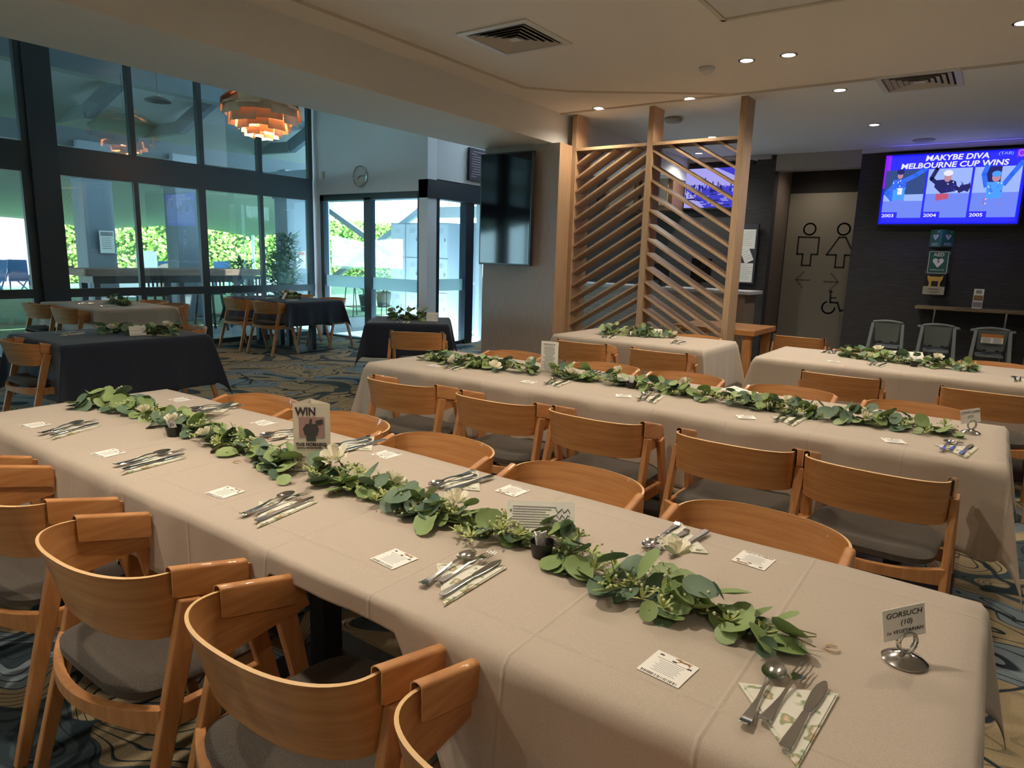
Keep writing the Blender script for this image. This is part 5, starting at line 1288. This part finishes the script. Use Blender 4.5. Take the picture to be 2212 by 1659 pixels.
# lockers
def locker(x, y, lb, back=False):
    o = thing('locker', lb, 'locker', (x, y, 0), group='white metal lockers outside the doors')
    MB().box(-.19, .19, 0, .5, -.02, 1.98).build('body', locker_m, o)
    for j in range(3):
        z0 = .10 + j*.63; MB().box(-.175, .175, -.015, 0, z0, z0+.60).build('door', locker_m, o); s = MB()
        for q in range(3): s.box(-.06, .06, -.018, -.015, z0+.50-q*.03, z0+.506-q*.03)
        s.box(.10, .12, -.03, -.015, z0+.28, z0+.34); s.build('vent_slots', grey_ink, o)
    return o
for i, x in enumerate((-9.55, -9.15, -8.45)):
    locker(x, 9.5, ('white locker outside the doors, edge one by the hedge view', 'white locker outside the doors, beside the lintel post', 'white locker seen through the entry door beside the column')[i])
tag(MB().box(-8.2, -7.3, 9.9, 10.4, 0, 2.0).build('tall_cabinet', M('cabinet_grey', (.26, .27, .30), .7), None), 'tall grey cabinet seen through the entry door', 'cabinet')
o = thing('water_bottle_dispenser', 'tall clear dispenser seen low through the entry door', 'dispenser', (-7.55, 9.3, 0)); MB().lathe([(.09, 0), (.09, .9), (.05, .95)], 14).build('tank', glass_mat('clear_pl', (.9, .95, 1)), o); MB().lathe([(.1, 0), (.1, .05)], 14).build('stand', chrome, o)
o = thing('outdoor_beam', 'white beam over the lockers seen through the entry door', 'beam', (-8.6, 10.8, 2.15)); MB().box(-1.6, 1.6, -.1, .1, 0, .22).build('board', white_pl, o)
MB()
st(MB().box(-8.8, -7.0, 12.0, 12.2, 0, 3.0).build('wall_outside', M('outer_wall', (.40, .42, .46), .8)))
# plants
def plant(x, y, hgt, wid, lb, n=500, seed=1, pot=True, long=True):
    random.seed(seed); o = thing('potted_plant', lb, 'plant', (x, y, 0), group='potted plants on the patio')
    if pot: MB().lathe([(.001, 0), (.16, 0), (.22, .38), (.24, .40), (.20, .40), (.19, .36), (.001, .36)], 18).build('pot', frame_dark, o)
    m = MB()
    for i in range(n):
        z = .4 + random.random()*(hgt-.4); a = random.uniform(0, 6.28); r_ = wid*(.25 + .75*random.random())*(1 - .35*abs(2*(z-.4)/(hgt-.4) - .8)); c_ = Vector((r_*math.cos(a)*.6, r_*math.sin(a)*.6, z))
        d = Vector((math.cos(a), math.sin(a), random.uniform(-.6, .9))).normalized(); l = random.uniform(.10, .22) if long else .08; u = d.cross(Vector((0, 0, 1))).normalized()*l*.16
        m.add([tuple(c_), tuple(c_+d*l*.5+u), tuple(c_+d*l), tuple(c_+d*l*.5-u)], [(0, 1, 2, 3)])
    m.build('foliage', leaf_b, o)['kind'] = 'stuff'
    MB().tube([(0, 0, .35), (.02, .01, hgt*.6)], .02).build('trunk', stem_m, o); return o
plant(-10.6, 7.75, 1.65, .42, 'tall dense potted plant just outside the corner of windows and doors', 900, 1)
plant(-12.2, 8.65, 1.35, .45, 'broad-leaved potted plant beside the steel post with the red notice', 500, 2)
plant(-12.3, 7.9, 1.2, .5, 'leafy potted plant at the end of the timber bar table', 400, 3)
plant(-12.5, 11.4, 1.35, .5, 'round-crowned potted plant seen through the sliding door', 400, 4)
plant(-13.2, 12.6, .95, .5, 'low bushy plant beneath the cross brace', 300, 5)
# outdoor wire stools seen through the door
wf = None
for i, (x, y) in enumerate(((-11.6, 10.2), (-11.3, 11.0), (-10.7, 11.2))):
    if wf is None:
        o = thing('wire_stool', 'x', 'stool', (0, 0, 0))
        for sx in (-.16, .16):
            MB().tube([(sx, -.2, 0), (sx*.8, -.12, .7), (sx*.8, .12, .7), (sx, .2, 0)], .011, 6).build('leg_frame', black_metal, o)
        MB().box(-.17, .17, -.17, .17, .70, .73).build('seat', black_metal, o); MB().tube([(-.15, -.17, .22), (.15, -.17, .22), (.15, .17, .22), (-.15, .17, .22)], .008, 5, True).build('foot_rail', black_metal, o); wf = o
    else: o = copy_tree(wf, (0, 0, 0), 0)
    o.location = (x, y, 0); o.rotation_euler.z = .5*i; tag(o, ('thin black wire stool seen through the sliding door, nearest the plants', 'thin black wire stool seen through the sliding door, the middle one', 'thin black wire stool seen through the sliding door, nearest the lockers')[i], 'stool', 'wire stools outside the sliding door')
